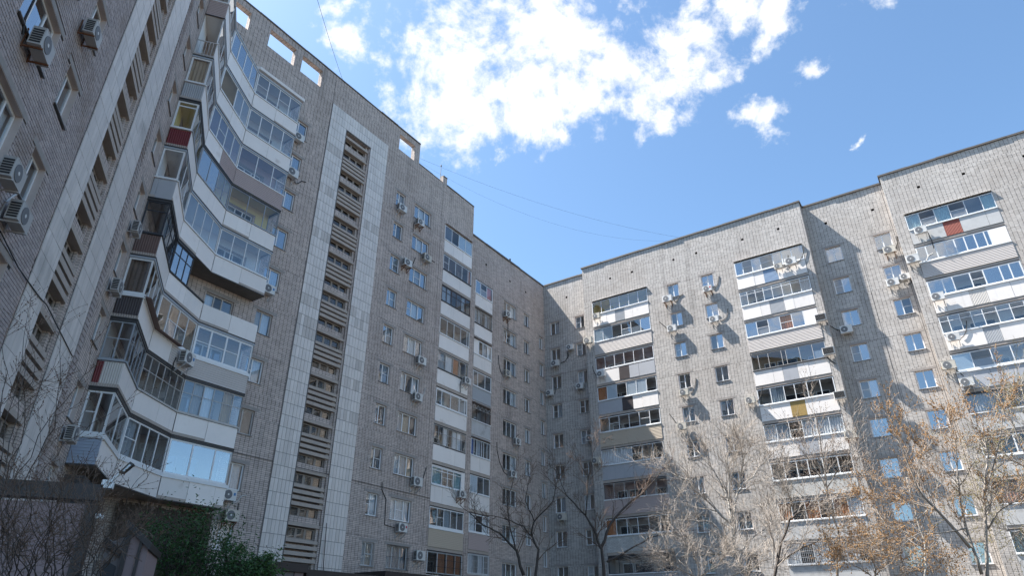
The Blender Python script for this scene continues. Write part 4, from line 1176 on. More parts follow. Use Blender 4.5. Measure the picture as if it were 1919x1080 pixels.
# =================================================== LOWER WING: sunny face
h0, h1, hr2, h3 = [], [], [], []
for k in range(10):
    zs = 26.28 - 2.8 * k
    window(wing, FR0, 0.66, 1.73, zs, zs + 1.33, [0.5], bars=(0,) if k in (3,) else (), glass='glass_half' if k else 'glass_half', curt=[None, 'curtain_grey' if k % 3 == 0 else None])
    h0.append((0.66, 1.73, zs, zs + 1.33))
    window(wing, FR0, 3.47, 4.48, zs, zs + 1.28, [0.55], bars=(0,), glass='glass_half', curt=[rnd.choice(curt_pool), None], label='window with a wide white surround' if k == 0 else None)
    h0.append((3.47, 4.48, zs, zs + 1.28))
    window(wing, FR0, 26.34, 27.52, zs, zs + 1.33, [0.5], bars=(0,) if k in (1, 3, 4) else (), glass=['glass_half' if k in (1, 3, 4) else 'glass_mirror', 'glass_mirror'], curt=[None, 'film' if False else None])
    hr2.append((26.34, 27.52, zs, zs + 1.33))
    window(wing, FR0, 29.88, 31.02, zs + .02, zs + 1.33, [0.46], bars=((0,) if k in (0, 1) else (1,) if k == 2 else ()), glass=['glass_mirror', 'glass_half' if k == 2 else 'glass_mirror'], curt=['curtain_white' if k == 3 else None, None])
    hr2.append((29.88, 31.02, zs + .02, zs + 1.33))
    zs = 26.42 - 2.8 * k
    window(wing, FR1, 13.34, 14.38, zs, zs + 1.28, [0.5], bars=(0,) if k in (2, 3) else (), glass=['glass_half', 'glass_mirror' if k != 3 else 'glass_half'], curt=[None if k % 2 else 'curtain_grey', None])
    h1.append((13.34, 14.38, zs, zs + 1.28))
    window(wing, FR1, 16.42, 17.5, zs, zs + 1.28, [0.5], bars=((0,) if k == 0 else (1,) if k == 1 else ()), glass=['glass_mirror' if k != 2 else 'glass_half', 'glass_mirror'], curt=[None, 'curtain_grey' if k in (3, 4) else None])
    h1.append((16.42, 17.5, zs, zs + 1.28))
    if k < 9:
        window(wing, FR1, 39.65, 40.75, zs, zs + 1.28, [0.5], glass='glass_mirror'); h3.append((39.65, 40.75, zs, zs + 1.28))
LC, LD, LE = (5.9, 11.46), (19.38, 24.85), (32.24, 37.76)
WPn = lambda f: ('white_panel', f)
CC = [
    dict(n=6, par=[WPn(.9), WPn(.55), ('rib_grey', .6), WPn(.5), WPn(1)], awning=True, room='room_yellow', glass=['glass', 'glass', 'glass_half', 'glass_half', 'glass_half', 'glass_half'], curt=[None] * 6),
    dict(n=6, par=[('siding_beige', 1), ('siding_beige', 1)], curt=['film', 'film', None, 'mosquito_net', 'mosquito_net', None], bars=(3,), glass=['glass_half'] * 5 + ['glass_mirror'], room='room_grey'),
    dict(n=6, fb=.14, par=[WPn(1.5), ('rib_dark', .65), ('grey_panel', .6), ('grey_panel', 1)], ledge=False, room='room_rose', glass='glass'),
    dict(n=6, par=[('grey_panel', 1.6), ('rib_dark', .7), WPn(.6), WPn(1)], room='room_grey', curt=['curtain_orange', 'film', None, 'film', 'film', None], glass='glass'),
    dict(n=6, par=[('siding_tan', 1)], bars=(1, 4), room='room_grey', fw=.06),
    dict(n=6, par=[('grey_panel', 1), ('grey_panel', 1)], curt=['curtain_white', 'curtain_white', 'curtain_white', None, None, None], bars=(3,), room='room_grey'),
    dict(n=6, par=[('siding_rose', 1)], room='room_rose', fw=.03, frame='frame_old'),
    dict(n=6, par=[('brick', 1)], curt=['curtain_orange', None, None, None, None, None], room='room_grey'),
    dict(n=6, par=[('grey_panel', 1)], frame='frame_dark', room='room_grey'),
]
DD = [
    dict(edges=[.12, .26, .385, .57, .70, .84], n=7, fw=.08, bars=(1, 3), glass=['glass_mirror', 'glass_half', 'glass_mirror', 'glass_half', 'glass_mirror', 'glass_mirror', 'glass_mirror'], par=[WPn(.9), WPn(.5), ('rib_blue', .7), WPn(.4), WPn(1)], awning=True, room='room_white'),
    dict(edges=[.11, .23, .345, .47, .61, .735, .865], n=8, fw=.05, tier=.76, bars=(), glass=['glass_half', 'glass', 'glass', 'glass_half', 'glass_half', 'glass_half', 'glass', 'glass'], curt=[None] * 7 + ['curtain_grey'], par=[WPn(1), WPn(.5), ('rib_grey', .75), WPn(.5), WPn(1)], room='room_white'),
    dict(edges=[.2, .4, .6, .8], n=5, gx1=.82, fw=.06, bars=(1, 3), glass=['glass_mirror', 'glass', 'glass_mirror', 'glass', 'glass_mirror'], curt=[None, 'mosquito_net', None, 'curtain_orange', None], blank=[(.82, 1, 'white_panel')], par=[('siding_beige', 1)], room='room_grey'),
    dict(edges=[.10, .24, .42, .48, .66, .83], n=7, frame='frame_old', fw=.04, par=[WPn(1), WPn(.5), ('grey_panel', .75), WPn(.55), WPn(1)], room='room_tan', glass=['glass', 'glass', 'glass', 'glass', 'glass_half', 'glass_half', 'glass_half'], curt=[None] * 6 + ['mosquito_net'], ledgemat='frame_dark'),
    dict(edges=[.18, .36, .50, .66, .83], n=6, fw=.06, par=[WPn(1.6), ('bamboo', .75), WPn(1.6)], room='room_grey', curt=[None, 'curtain_grey', None, None, None, None], glass='glass_half'),
    dict(n=6, bars=(2,), par=[WPn(1.5), ('grey_panel', .9), WPn(1.3)], curt=['curtain_white', 'curtain_grey', None, 'curtain_white', 'curtain_white', 'curtain_white'], room='room_grey', glass='glass'),
    dict(edges=[.17, .33, .47, .65, .83], n=6, fw=.07, par=[('brick', 1)], room='room_grey', glass='glass'),
    dict(n=6, par=[('concrete_panel', 1), ('concrete_panel', 1)], room='room_tan', curt=['curtain_orange', None, 'curtain_orange', None, 'curtain_orange', 'curtain_white'], glass='glass'),
    dict(n=6, par=[('concrete_panel', 1)], room='room_grey', grille='metal_light', glass='glass', curt=['curtain_white', None] * 3),
    dict(n=5, par=[('concrete_panel', 1)], room='room_grey', glass='glass'),
]
EE = [
    dict(edges=[.16, .335, .505, .68, .86], n=6, bars=(1, 3), fw=.05, par=[('concrete_panel', 1.35), ('rib_orange', .65), ('concrete_panel', 1), ('concrete_panel', .5)], glass=['glass_half', 'glass', 'glass_half', 'glass', 'glass_half', 'glass_half'], curt=['curtain_green', 'mosquito_net', 'curtain_green', 'mosquito_net', None, 'curtain_green'], awning=True, room='room_grey'),
    dict(edges=[.14, .27, .40, .53, .665, .80, .93], n=8, gx1=.82, fw=.08, glass='glass_mirror', blank=[(.82, 1, 'white_panel')], par=[('siding_beige', 1), ('siding_beige', 1)], room='room_white'),
    dict(edges=[.17, .28, .47, .61, .78, .88], n=7, fw=.08, bars=(3,), glass=['glass_mirror', 'glass_mirror', 'glass_half', 'glass', 'glass_mirror', 'glass_mirror', 'glass_mirror'], par=[WPn(.5), WPn(1.1), ('rib_white', .7), WPn(1), WPn(.7)], room='room_white'),
    dict(edges=[.10, .22, .34, .46, .60, .74, .88], n=8, fw=.05, tier=.7, glass=['glass', 'glass_half'], par=[WPn(.4), WPn(1.2), ('rib_grey', .65), WPn(1.2), WPn(.5)], room='room_white'),
    dict(edges=[.20, .40, .60, .80], n=5, fw=.06, glass=['glass_half', 'glass', 'glass_half', 'glass_half', 'glass_half'], curt=['film', 'mosquito_net', None, None, None], par=[('grey_panel', 1), ('grey_panel', 1), ('concrete_panel', 1)], room='room_white', fb=.14),
    dict(n=3, frame='frame_dark', fw=.05, glass='glass', curt=['curtain_grey', None, None], par=[('concrete_panel', 1), ('grey_panel', 1)], room='room_grey'),
    dict(edges=[.33, .66], n=3, fw=.09, glass='glass', par=[('concrete_panel', 1)], room='room_grey', curt=[None, 'mosquito_net', None]),
    dict(n=5, frame='frame_brown', glass='glass', par=[('concrete_panel', 1)], room='room_tan', curt=['curtain_orange'] * 3),
    dict(n=6, glass='glass', par=[('concrete_panel', 1), WPn(1)], room='room_grey'),
    dict(n=6, glass='glass', par=[('concrete_panel', 1)], room='room_grey'),
]
for (la, lb), cfgs, hh in ((LC, CC, h1), (LD, DD, h1), (LE, EE, h3)):
    hh.append((la, lb, 26.72 - 2.8 * (len(cfgs) - 1) - 1.42, 28.08))
    for k, cfg in enumerate(cfgs):
        loggia(wing, FR1, la, lb, 26.72 - 2.8 * k, cfg, 0.012, 1.26, 1.24)
    mb = MB(); W_ = lb - la
    mb.quad((0, 0, 0), (0, 0, 27.7), (0, .3, 27.7), (0, .3, 0), [(0, 0), (0, 27), (.3, 27), (.3, 0)])
    mb.quad((W_, .3, 0), (W_, .3, 27.7), (W_, 0, 27.7), (W_, 0, 0), [(0, 0), (0, 27), (.3, 27), (.3, 0)])
    part('brick_jamb', wing, FR1, la, 0, 0.35, mb, 'brick_pale')
h0.append(vent(wing, FR0, 2.66, 29.95))
for u in (26.9, 30.37): hr2.append(vent(wing, FR0, u, 29.86))
for u in (7.95, 10.2, 14.25, 16.36, 20.43, 23.41): h1.append(vent(wing, FR1, u, 30.05))
for u in (33.72, 36.63, 40.3): h3.append(vent(wing, FR1, u, 30.1))
R1A, R1B, R3A = 5.04, 25.40, 31.46
wall(wing, FR0, 0.0, R1A, -CAMZ, ROOF, h0, 'brick_pale')
wall(wing, FR1, R1A, R1B, -CAMZ, ROOF + .04, h1, 'brick_pale')
wall(wing, FR0, R1B, R3A, -CAMZ, ROOF, hr2, 'brick_pale')
wall(wing, FR1, R3A, 50.0, -CAMZ, ROOF + .04, h3, 'brick_pale')
dpt = FR1.n.dot(FR1.o - FR0.o)
wall(wing, Frame(FR0.o + FR0.u * R1A, FR0.n), 0, dpt, -CAMZ, ROOF + .04, [], 'brick_pale')
wall(wing, Frame(FR1.o + FR1.u * R1B, -FR1.n), 0, dpt, -CAMZ, ROOF + .04, [], 'brick_pale')
wall(wing, Frame(FR0.o + FR0.u * R3A, FR0.n), 0, dpt, -CAMZ, ROOF + .04, [], 'brick_pale')
for fr, a, b in ((FR0, 0.12, R1A - .105), (FR0, R1B + .105, R3A - .105)): coping(wing, fr, a, b, ROOF + .08, .4, 0.10, 0.14)
for a, b in ((R1A, R1B), (R3A, 50.0)): coping(wing, FR1, a, b, ROOF + .13, dpt + .4, 0.10, 0.14, end0=.1, end1=.1)
part('expansion_joint', wing, FR0, 31.3, 0.004, 0, MB().box(-0.012, 0.012, 0, 0.02, 0, 31.5), 'metal_dark')
part('expansion_joint', wing, FR0, 28.7, 0.004, 0, MB().box(-0.012, 0.012, 0, 0.02, 0, 27.5), 'metal_dark')
_wp = POSE[wing][0]
poly = [plan3(FM2, -14, -.3), plan3(FM2, -0.0, -.3), plan3(FR0, 49.8, -.3), plan3(FR0, 49.8, -13), plan3(FR0, -12.6, -13), plan3(FM2, -14, -13)]
ccw = [(x - _wp.x, y - _wp.y) for x, y in poly]
if sum(ccw[i][0] * ccw[(i + 1) % 6][1] - ccw[(i + 1) % 6][0] * ccw[i][1] for i in range(6)) < 0: ccw.reverse()
put('roof', MB().prism(ccw, 31.0 + CAMZ, 31.3 + CAMZ).mesh('roof', 'roofing'), (_wp.x, _wp.y, 0), 0, wing)
wall(wing, Frame(FR0.o - FR0.n * 13 + FR0.u * 50, -FR0.u), 0, 63, -CAMZ, ROOF, [], 'brick_pale', name='rear_wall')
wall(wing, Frame(FR0.o + FR0.u * 50 + FR0.n * dpt, -FR0.n), 0, 14, -CAMZ, ROOF, [], 'brick_pale', name='rear_wall')

# =================================================== AIR CONDITIONERS
def ac_parts(kind):
    W, H, Dp = 0.80, 0.55, 0.30
    body = MB(); e = 0.02; y0, y1 = -0.45, -0.15
    # case with softened front edges
    prof = [(-W / 2, y1), (W / 2, y1), (W / 2, y0 + e), (W / 2 - e, y0), (-W / 2 + e, y0), (-W / 2, y0 + e)]
    ar_ = sum(prof[i][0] * prof[(i + 1) % 6][1] - prof[(i + 1) % 6][0] * prof[i][1] for i in range(6))
    body.prism(prof if ar_ > 0 else prof[::-1], -H / 2, H / 2 - 0.025)
    body.prism([(x * 1.012, y - 0.004) for x, y in (prof if ar_ > 0 else prof[::-1])], H / 2 - 0.0245, H / 2)
    fan = MB(); vt = MB(); fx = -0.11; n = 22
    if kind == 'back':
        for k in range(9): fan.box(-W / 2 + .05, W / 2 - .05, y0 - .012, y0 - .001, -H / 2 + .05 + k * .052, -H / 2 + .095 + k * .052)
    else:
        fan.tube([(fx, y0 - .016, 0), (fx, y0 - .001, 0)], 0.225, n)
        for k in range(6): vt.box(-W / 2 - .008, -W / 2 - .001, y0 + .04, y1 - .03, -H / 2 + .05 + k * .075, -H / 2 + .10 + k * .075)
    hub = MB(); hub.tube([(fx, y0 - .024, 0), (fx, y0 - .0165, 0)], 0.05, 12)
    br = MB()
    for x in (-.27, .27):
        br.box(x - .02, x + .02, -0.50, -0.002, -H / 2 - .045, -H / 2 - .004)
        br.box(x - .018, x + .018, -0.03, -0.004, -H / 2 - .40, -H / 2 - .046)
        br.hexa([(x - .015, -.03, -H / 2 - .38), (x + .015, -.03, -H / 2 - .38), (x + .015, -.03, -H / 2 - .34), (x - .015, -.03, -H / 2 - .34),
                 (x - .015, -.45, -H / 2 - .08), (x + .015, -.45, -H / 2 - .08), (x + .015, -.42, -H / 2 - .046), (x - .015, -.42, -H / 2 - .046)])
    b2 = MB()
    for x in (-.27, .27):
        b2.box(x - .02, x + .02, -0.47, -0.03, -H / 2 - .04, -H / 2 - .004)
        b2.box(x - .022, x + .022, -0.029, -0.004, -H / 2 - .06, H / 2 - .02)
    return body, fan, hub, br, vt, b2


AC = {}
for kd in ('front', 'back'):
    a_, f_, h_, b_, v_, b2_ = ac_parts(kd)
    AC[kd] = (a_.mesh('case', 'ac_white'), f_.mesh('fan_grille', 'ac_grille' if kd == 'front' else 'ac_dark'), h_.mesh('fan_hub', 'ac_white'), b_.mesh('bracket', 'metal_light'), b_.mesh('bracket', 'rust'), v_.mesh('side_vent', 'ac_dark'), b2_.mesh('bracket', 'rust'), b2_.mesh('bracket', 'metal_light'))
up_r = [(.42, -.1), (.62, .02), (.85, .35), (1.0, .75), (1.08, 1.1)]
arc_r = [(.42, -.18), (.75, -.15), (1.05, .05), (1.2, .35), (1.22, .8)]
up_l = [(-.42, -.1), (-.62, .05), (-.78, .35), (-.9, .7), (-.93, 1.05)]
loop_r = [(.42, -.1), (.55, -.35), (.75, -.2), (.95, .1), (1.25, .2)]
ACR = random.Random(77)
_b = ac_parts('front')[0]
ACM = {False: AC['front'][0], True: _b.mesh('case', 'ac_cream'), 2: _b.mesh('case', 'ac_shaded')}
STK = {c: MB().box(.20, .32, -.456, -.4505, -.02, .12).mesh('sticker', 'sticker_' + c) for c in ('blue', 'red')}


def ac(fr, u, z, label, kind='front', rusty=False, sticker=None, s=1.0, hose=None, turn=0.0, w=0.0, hmat='cable'):
    o = put('air_conditioner', None, fr.p(u, w, z), fr.phi + turn)
    thing(o, label, 'air conditioner', 'air conditioners on the walls')
    if hose is None and fr is not FL and ACR.random() < .6: hose = ACR.choice([up_r, up_l, loop_r, [(.42, -.1), (.5, .2), (.48, .7)], [(-.42, -.1), (-.5, -.4), (-.45, -1.0)], [(.4, -.2), (.46, -.8), (.44, -1.5)]]); hmat = ACR.choice(['cable', 'pipe_white', 'cable'])
    s *= ACR.uniform(.92, 1.06) * (.9 if fr is FL else 1)
    a = AC[kind]
    cs = sub('case', ACM[2] if fr is FL else ACM[ACR.random() < .35] if kind == 'front' else a[0], o); sub('fan_grille', a[1], o)
    if kind == 'front': sub('fan_hub', a[2], o); sub('side_vent', a[5], o)
    sub('bracket', (a[6] if rusty else a[7]) if fr is FL else (a[4] if rusty else a[3]), o)
    if sticker: sub('sticker', STK[sticker], o)
    if hose:
        hm = MB(); hm.tube([(x, -0.03, z2) for x, z2 in hose], 0.028, 5); sub('hose', hm.mesh('hose', hmat), o)
    o.scale = (s, s, s)
    return o


P = 'white air conditioner '
# near left face
ac(FL, 13.86, 12.0, P + 'on rusty bracket below the big upper window at the near left wall', rusty=True, hose=[(-.42, -.1), (-.6, .2), (-.62, .9), (-.5, 1.5)])
ac(FL, 15.97, 14.67, P + 'on the near left wall highest up, close to the tiled strip', rusty=True)
ac(FL, 14.97, 9.15, P + 'with black top vent cut by the left picture edge', s=1.08)
ac(FL, 16.05, 8.7, P + 'just below another one on the near left wall, seen from underneath', hose=[(-.3, .2), (-.1, .5), (.1, .75)], hmat='pipe_white')
ac(FL, 25.66, 14.2, P + 'with slotted side beside the dark framed balcony end', hose=None)
ac(FL, 25.44, 11.5, P + 'with dark underside beside the balcony end with brown curtain', rusty=False)
ac(FL, 25.56, 6.0, P + 'beside the blue sided lowest balcony end')
# tall block
ac(FM, -31.9, 28.50, P + 'at the top right corner of the curved balconies, under the top window')
ac(FM, -31.9, 25.66, P + 'right of the curved balconies, second from the top')
ac(FM, -31.95, 17.42, P + 'with blue sticker beside the right end of the middle curved balcony', sticker='blue')
ac(FM, -31.95, 6.12, P + 'with blue sticker beside the right end of the lowest curved balcony', sticker='blue')
ac(FM, -31.6, 5.2, 'grey air conditioner under the right end of the lowest curved balcony, lowest there', rusty=True)
ac(FM, -22.15, 28.55, P + 'below the topmost narrow window right of the tiles')
ac(FM, -20.05, 28.42, P + 'below the topmost wide window of the tall block', rusty=True)
ac(FM, -19.04, 25.72, P + 'at the right corner of the second wide window from the top', hose=[(.42, .1), (.6, .3), (.9, .32), (1.2, .3)])
ac(FM, -21.1, 24.30, P + 'mounted high left of the third wide window from the top', rusty=True)
ac(FM, -18.9, 17.34, P + 'below the right corner of the fifth wide window of the tall block')
ac(FM, -18.98, 14.64, P + 'below the sixth wide window of the tall block with pale pipe', hose=up_r, hmat='pipe_white')
ac(FM, -18.52, 9.0, P + 'below the right corner of the eighth wide window of the tall block', hose=up_r)
ac(FM, -19.6, 6.02, P + 'with red sticker and black hose below the ninth wide window', sticker='red', hose=[(-.4, -.02), (-1.3, 0.05), (-1.36, 1.6), (-1.8, 2.1), (-1.85, 2.6)])
ac(FM, -17.82, 4.55, P + 'right of the barred wide window, near the bottom')
ac(FM, -13.62, 17.40, P + 'at the right end of the loggia column, on the fifth white parapet', w=0.05)
ac(FM, -13.76, 8.92, P + 'at the right end of the loggia column above the tan siding', w=0.05, rusty=True)
# face set back
ac(FM2, -6.9, 25.92, P + 'below the top three light window beside the inner corner', rusty=True)
ac(FM2, -6.9, 20.25, P + 'with black hose rising left below the recessed face third window', hose=up_l + [(-1.0, 1.5)])
ac(FM2, -5.37, 14.62, P + 'below the right corner of the fifth window of the recessed face', hose=[(.2, .3), (.3, .6), (.6, .8)])
ac(FM2, -6.05, 11.80, P + 'with long black hose curling up left on the recessed face', hose=[(-.42, -.1), (-.9, .05), (-1.5, .7), (-1.9, 1.6), (-1.95, 2.3)])
# inner corner bay of the wing
ac(FR0, 1.30, 23.13, P + 'below the second window of the column beside the inner corner', hose=[(.42, 0), (.9, .1), (1.25, .5), (1.27, 1.0)])
ac(FR0, 2.96, 24.40, P + 'standing free between two window columns beside the inner corner')
ac(FR0, .59, 20.32, P + 'close to the inner corner, below the third window')
ac(FR0, 3.83, 20.37, P + 'below the third window of the second column from the inner corner', hose=[(-.42, 0), (-.8, .3), (-1.2, .9)], hmat='pipe_white')
ac(FR0, 1.46, 9.09, P + 'below the seventh window beside the inner corner')
ac(FR0, 4.6, 15.42, P + 'at the fifth window of the second column from the inner corner')
# projecting bay, left loggias
ac(FR1, 5.42, 24.15, P + 'on the brick pier left of the first loggia column, sunlit', hose=[(.35, -.2), (.6, -.7), (.8, -1.3)], hmat='pipe_white')
ac(FR1, 5.5, 13.15, P + 'on the brick pier left of the loggia with white curtains')
ac(FR1, 6.44, 26.37, P + 'on the top left white parapet under loggia panes with a yellow room', w=0.05)
ac(FR1, 6.53, 20.66, P + 'on the left end of the third loggia parapet', w=0.05)
ac(FR1, 13.38, 26.22, P + 'below the topmost window right of the first loggia column', rusty=True, hose=loop_r)
ac(FR1, 13.45, 23.36, P + 'with black hose rising left, below the second sunlit window', hose=[(-.42, .1), (-.8, .6), (-1.15, 1.05)])
ac(FR1, 16.96, 26.18, P + 'with red sticker below the topmost window left of the second loggia column', rusty=True, sticker='red', hose=up_r)
ac(FR1, 17.10, 23.30, P + 'with thick black hose bending right, below a sunlit window', hose=arc_r)
ac(FR1, 13.80, 17.60, P + 'below the fourth window right of the first loggia column', hose=up_r)
ac(FR1, 13.28, 14.86, P + 'with black hose rising left, below the fifth sunlit window', hose=[(-.42, .15), (-.7, .7), (-1.05, 1.3)])
ac(FR1, 18.86, 16.0, P + 'on the wall just left of the second loggia column')
ac(FR1, 22.85, 26.52, 'smaller white air conditioner of the pair on the top parapet of the second loggia column', w=0.05, s=.85)
ac(FR1, 23.85, 26.62, 'larger white air conditioner of the pair on the top parapet of the second loggia column', w=0.05, s=1.1)
ac(FR1, 25.02, 21.34, 'air conditioner with dark finned front on the pier beside the pink sided loggia', 'back', hose=[(.3, -.3), (.36, -.6)])
ac(FR1, 25.02, 18.62, 'air conditioner with dark finned front on the pier beside the brown loggia panes', 'back', hose=[(-.3, -.3), (.2, -.9)])
ac(FR1, 25.05, 15.25, 'air conditioner with dark finned front on the pier above the bamboo screened parapet', 'back')
ac(FR1, 25.15, 12.40, 'white box air conditioner with rusty bracket low on the pier behind twigs', rusty=True)
ac(FR0, 26.44, 20.38, P + 'in the shaded recess below the third window', hose=[(-.42, .1), (-.7, .3), (-1.0, .65)])
ac(FR0, 30.67, 25.92, P + 'below the top window left of the far right loggias', rusty=True, hose=[(.4, .1), (.6, .5), (.7, 1.1)])
ac(FR0, 30.25, 23.25, P + 'below the second window left of the far right loggias')
ac(FR0, 31.12, 23.50, 'pale air conditioner with pipes beside the second window near the far right loggias', hose=[(.3, -.2), (.35, -.6), (.0, -.7)], s=.8)
ac(FR1, 32.93, 26.33, P + 'on the concrete parapet left of the orange ribbed sheet', w=0.05)
ac(FR1, 31.9, 24.23, P + 'on the pier left of the second far right loggia')
ac(FR1, 32.62, 20.95, P + 'on the white parapet of the third far right loggia', w=0.05)
ac(FR1, 32.74, 17.87, P + 'on the white parapet of the fourth far right loggia', w=0.05)
ac(FR1, 31.98, 16.03, P + 'on the pier left of the fifth far right loggia', hose=[(.3, -.3), (.6, -.8)])
ac(FR1, 32.64, 14.70, P + 'on the grey parapet of the fifth far right loggia', w=0.05)
frCD, lnCD = FF['CD']
ac(frCD, lnCD * .78, 5.45 + 5.6 + 0.42, P + 'with blue sticker on the beige siding of a curved balcony', sticker='blue')

# =================================================== ROOFTOP BITS AND WIRES
ant = put('antenna_mast', None, FM.p(-17.5, -0.2, 34.6), FM.phi); thing(ant, 'thin grey antenna mast on the parapet of the tall block', 'antenna')
sub('mast', MB().tube([(0, 0, -0.4), (0, 0, 1.35)], 0.03, 6).mesh('mast', 'metal_light'), ant)
sub('clamp', MB().box(-.06, .06, -.05, .05, 1.2, 1.27).mesh('clamp', 'metal_dark'), ant)
ant2 = put('roof_antenna', None, FM2.p(-5.2, -0.6, ROOF), FM2.phi); thing(ant2, 'small dark antenna head above the roof edge near the inner corner', 'antenna')
sub('mast', MB().tube([(0, 0, 0), (0, 0, 0.75)], 0.025, 5).mesh('mast', 'metal_light'), ant2)
sub('head', MB().tube([(0, 0, .7), (0, 0, .95)], 0.09, 8).mesh('head', 'metal_dark'), ant2)
sub('crossbar', MB().tube([(-.1, 0, .35), (1.0, 0, .3)], 0.012, 4).mesh('crossbar', 'metal_light'), ant2)


def wire(a, b, sag, r, label, n=14):
    pts = []
    for k in range(n + 1):
        t = k / n; p = a.lerp(b, t); p.z -= sag * 4 * t * (1 - t); pts.append(p - a)
    o = put('overhead_wire', MB().tube(pts, r, 4).mesh('overhead_wire', 'cable'), a, 0)
    thing(o, label, 'wire', 'overhead wires'); return o


wire(FM.p(-20.3, -0.1, 34.75), FR1.p(14.95, 0.0, 32.2), 0.9, 0.006, 'upper thin wire from the tall block roof across the sky to the wing')
wire(FM.p(-20.3, -0.3, 34.55), FR1.p(13.9, 0.0, 32.15), 2.0, 0.0045, 'lower fainter wire from the tall block roof sagging across the sky')
wire(FM.p(-28.95, -0.1, 36.2), at(575, -70, 17), 0.15, 0.011, 'thin black wire rising from the tall block roof to the upper picture edge')
lw = MB(); lw.tube([(0, -.03, 0), (2.0, -.03, -.05), (3.3, -.03, 0.3)], .015, 4)
# cable sagging over the near left face
o = put('wall_cable', MB().tube([(0, -.05, 0), (1.6, -.05, -.12), (3.4, -.06, -.05), (4.2, -.05, .05), (7.8, -.05, -.15)], .016, 4).mesh('wall_cable', 'cable'), FL.p(16.0, 0, 8.25), FL.phi)
thing(o, 'black cable running along the near left wall and over the tiles', 'cable')
o = put('wall_cable', MB().tube([(0, -.05, 0), (.12, -.05, -2.0), (.35, -.05, -4.2)], .02, 4).mesh('wall_cable', 'cable'), FM.p(-25.5, 0.1, 5.6), FM.phi)
thing(o, 'black cable hanging down the tiled strip of the tall block', 'cable')

# =================================================== ANNEX, LAMP AND PORCH AT THE BOTTOM
FA = Frame(xy(FL, 10.8, 0.02), nL)
an = put('annex', None, FA.p(0.1, 0, -CAMZ), FA.phi); thing(an, 'low pink walled annex with dark brown roof edge beside the near left wall', 'annex')
def apart(name, x0, x1, y0, y1, z0, z1, m): return sub(name, MB().box(x0, x1, y0, y1, z0 + CAMZ, z1 + CAMZ).mesh(name, m), an)
apart('wall', 0, 4.36, 0.06, 0.3, -CAMZ, 1.62, 'annex_wall')
apart('side_wall', 4.18, 4.40, 0.31, 0.60, -CAMZ, 1.60, 'annex_grey')
apart('corner_post', 4.362, 4.49, 0.02, 0.20, -CAMZ, 1.62, 'metal_brown')
apart('roof_edge', -0.05, 4.50, 0.0, 0.22, 1.67, 1.88, 'metal_brown')
for k in range(18): apart('wall_groove', 0.0, 4.358, 0.052, 0.0595, -1.4 + k * .165, -1.392 + k * .165, 'annex_grey')
FA2 = Frame(xy(FL, 11.6, 4.70), nL)
an2 = put('entrance_box', None, FA2.p(0, 0, -CAMZ), FA2.phi); thing(an2, 'small grey entrance box with dark sloping roof trim beside the pink annex', 'annex')
def bpart(name, pts, z, m): return sub(name, MB().hexa(pts).mesh(name, m), an2)
z_ = CAMZ
bpart('wall', [(0.0, .02, 0), (.26, .02, 0), (.26, 1.2, 0), (0.0, 1.2, 0), (0.0, .02, 1.20 + z_), (.26, .02, 1.32 + z_), (.26, 1.2, 1.32 + z_), (0.0, 1.2, 1.20 + z_)], 0, 'annex_grey')
bpart('wall', [(.29, -.05, 0), (.57, -.05, 0), (.57, 1.2, 0), (.29, 1.2, 0), (.29, -.05, 1.42 + z_), (.57, -.05, 1.16 + z_), (.57, 1.2, 1.16 + z_), (.29, 1.2, 1.42 + z_)], 0, 'annex_wall')
bpart('post', [(.25, -.08, 0), (.31, -.08, 0), (.31, -.055, 0), (.25, -.055, 0), (.25, -.08, 1.4 + z_), (.31, -.08, 1.4 + z_), (.31, -.055, 1.4 + z_), (.25, -.055, 1.4 + z_)], 0, 'metal_brown')
bpart('post', [(.44, -.08, 0), (.48, -.08, 0), (.48, -.055, 0), (.44, -.055, 0), (.44, -.08, 1.33 + z_), (.48, -.08, 1.33 + z_), (.48, -.055, 1.33 + z_), (.44, -.055, 1.33 + z_)], 0, 'metal_brown')
bpart('roof_trim', [(.22, -.12, 1.43 + z_), (.60, -.12, 1.12 + z_), (.60, 1.3, 1.12 + z_), (.22, 1.3, 1.43 + z_), (.22, -.12, 1.53 + z_), (.60, -.12, 1.22 + z_), (.60, 1.3, 1.22 + z_), (.22, 1.3, 1.53 + z_)], 0, 'metal_brown')
bpart('roof_trim', [(-.03, -.04, 1.19 + z_), (.215, -.04, 1.02 + z_), (.215, 1.3, 1.02 + z_), (-.03, 1.3, 1.19 + z_), (-.03, -.04, 1.30 + z_), (.215, -.04, 1.12 + z_), (.215, 1.3, 1.12 + z_), (-.03, 1.3, 1.30 + z_)], 0, 'metal_brown')
bpart('opening', [(.04, .005, .5 + z_), (.20, .005, .4 + z_), (.20, .019, .4 + z_), (.04, .019, .5 + z_), (.04, .005, .98 + z_), (.20, .005, .90 + z_), (.20, .019, .90 + z_), (.04, .019, .98 + z_)], 0, 'frame_dark')
lp = put('floodlight', None, FA.p(4.66, -0.05, 1.90), FA.phi); thing(lp, 'small black street lamp on a white arm at the annex roof corner', 'lamp')
sub('base', MB().box(-.09, .05, -.05, .07, -.06, .05).mesh('base', 'upvc'), lp)
sub('arm', MB().tube([(.0, 0, .04), (.08, -.02, .13), (.13, -.04, .19)], .022, 7).mesh('arm', 'upvc'), lp)
sub('head', MB().hexa([(.09, -.10, .15), (.15, -.10, .15), (.15, .02, .15), (.09, .02, .15), (.20, -.10, .31), (.255, -.10, .28), (.255, .02, .28), (.20, .02, .31)]).mesh('head', 'metal_dark'), lp)
sub('lens', MB().hexa([(.135, -.106, .17), (.16, -.106, .165), (.16, -.101, .165), (.135, -.101, .17), (.20, -.106, .27), (.225, -.106, .26), (.225, -.101, .26), (.20, -.101, .27)]).mesh('lens', 'film'), lp)
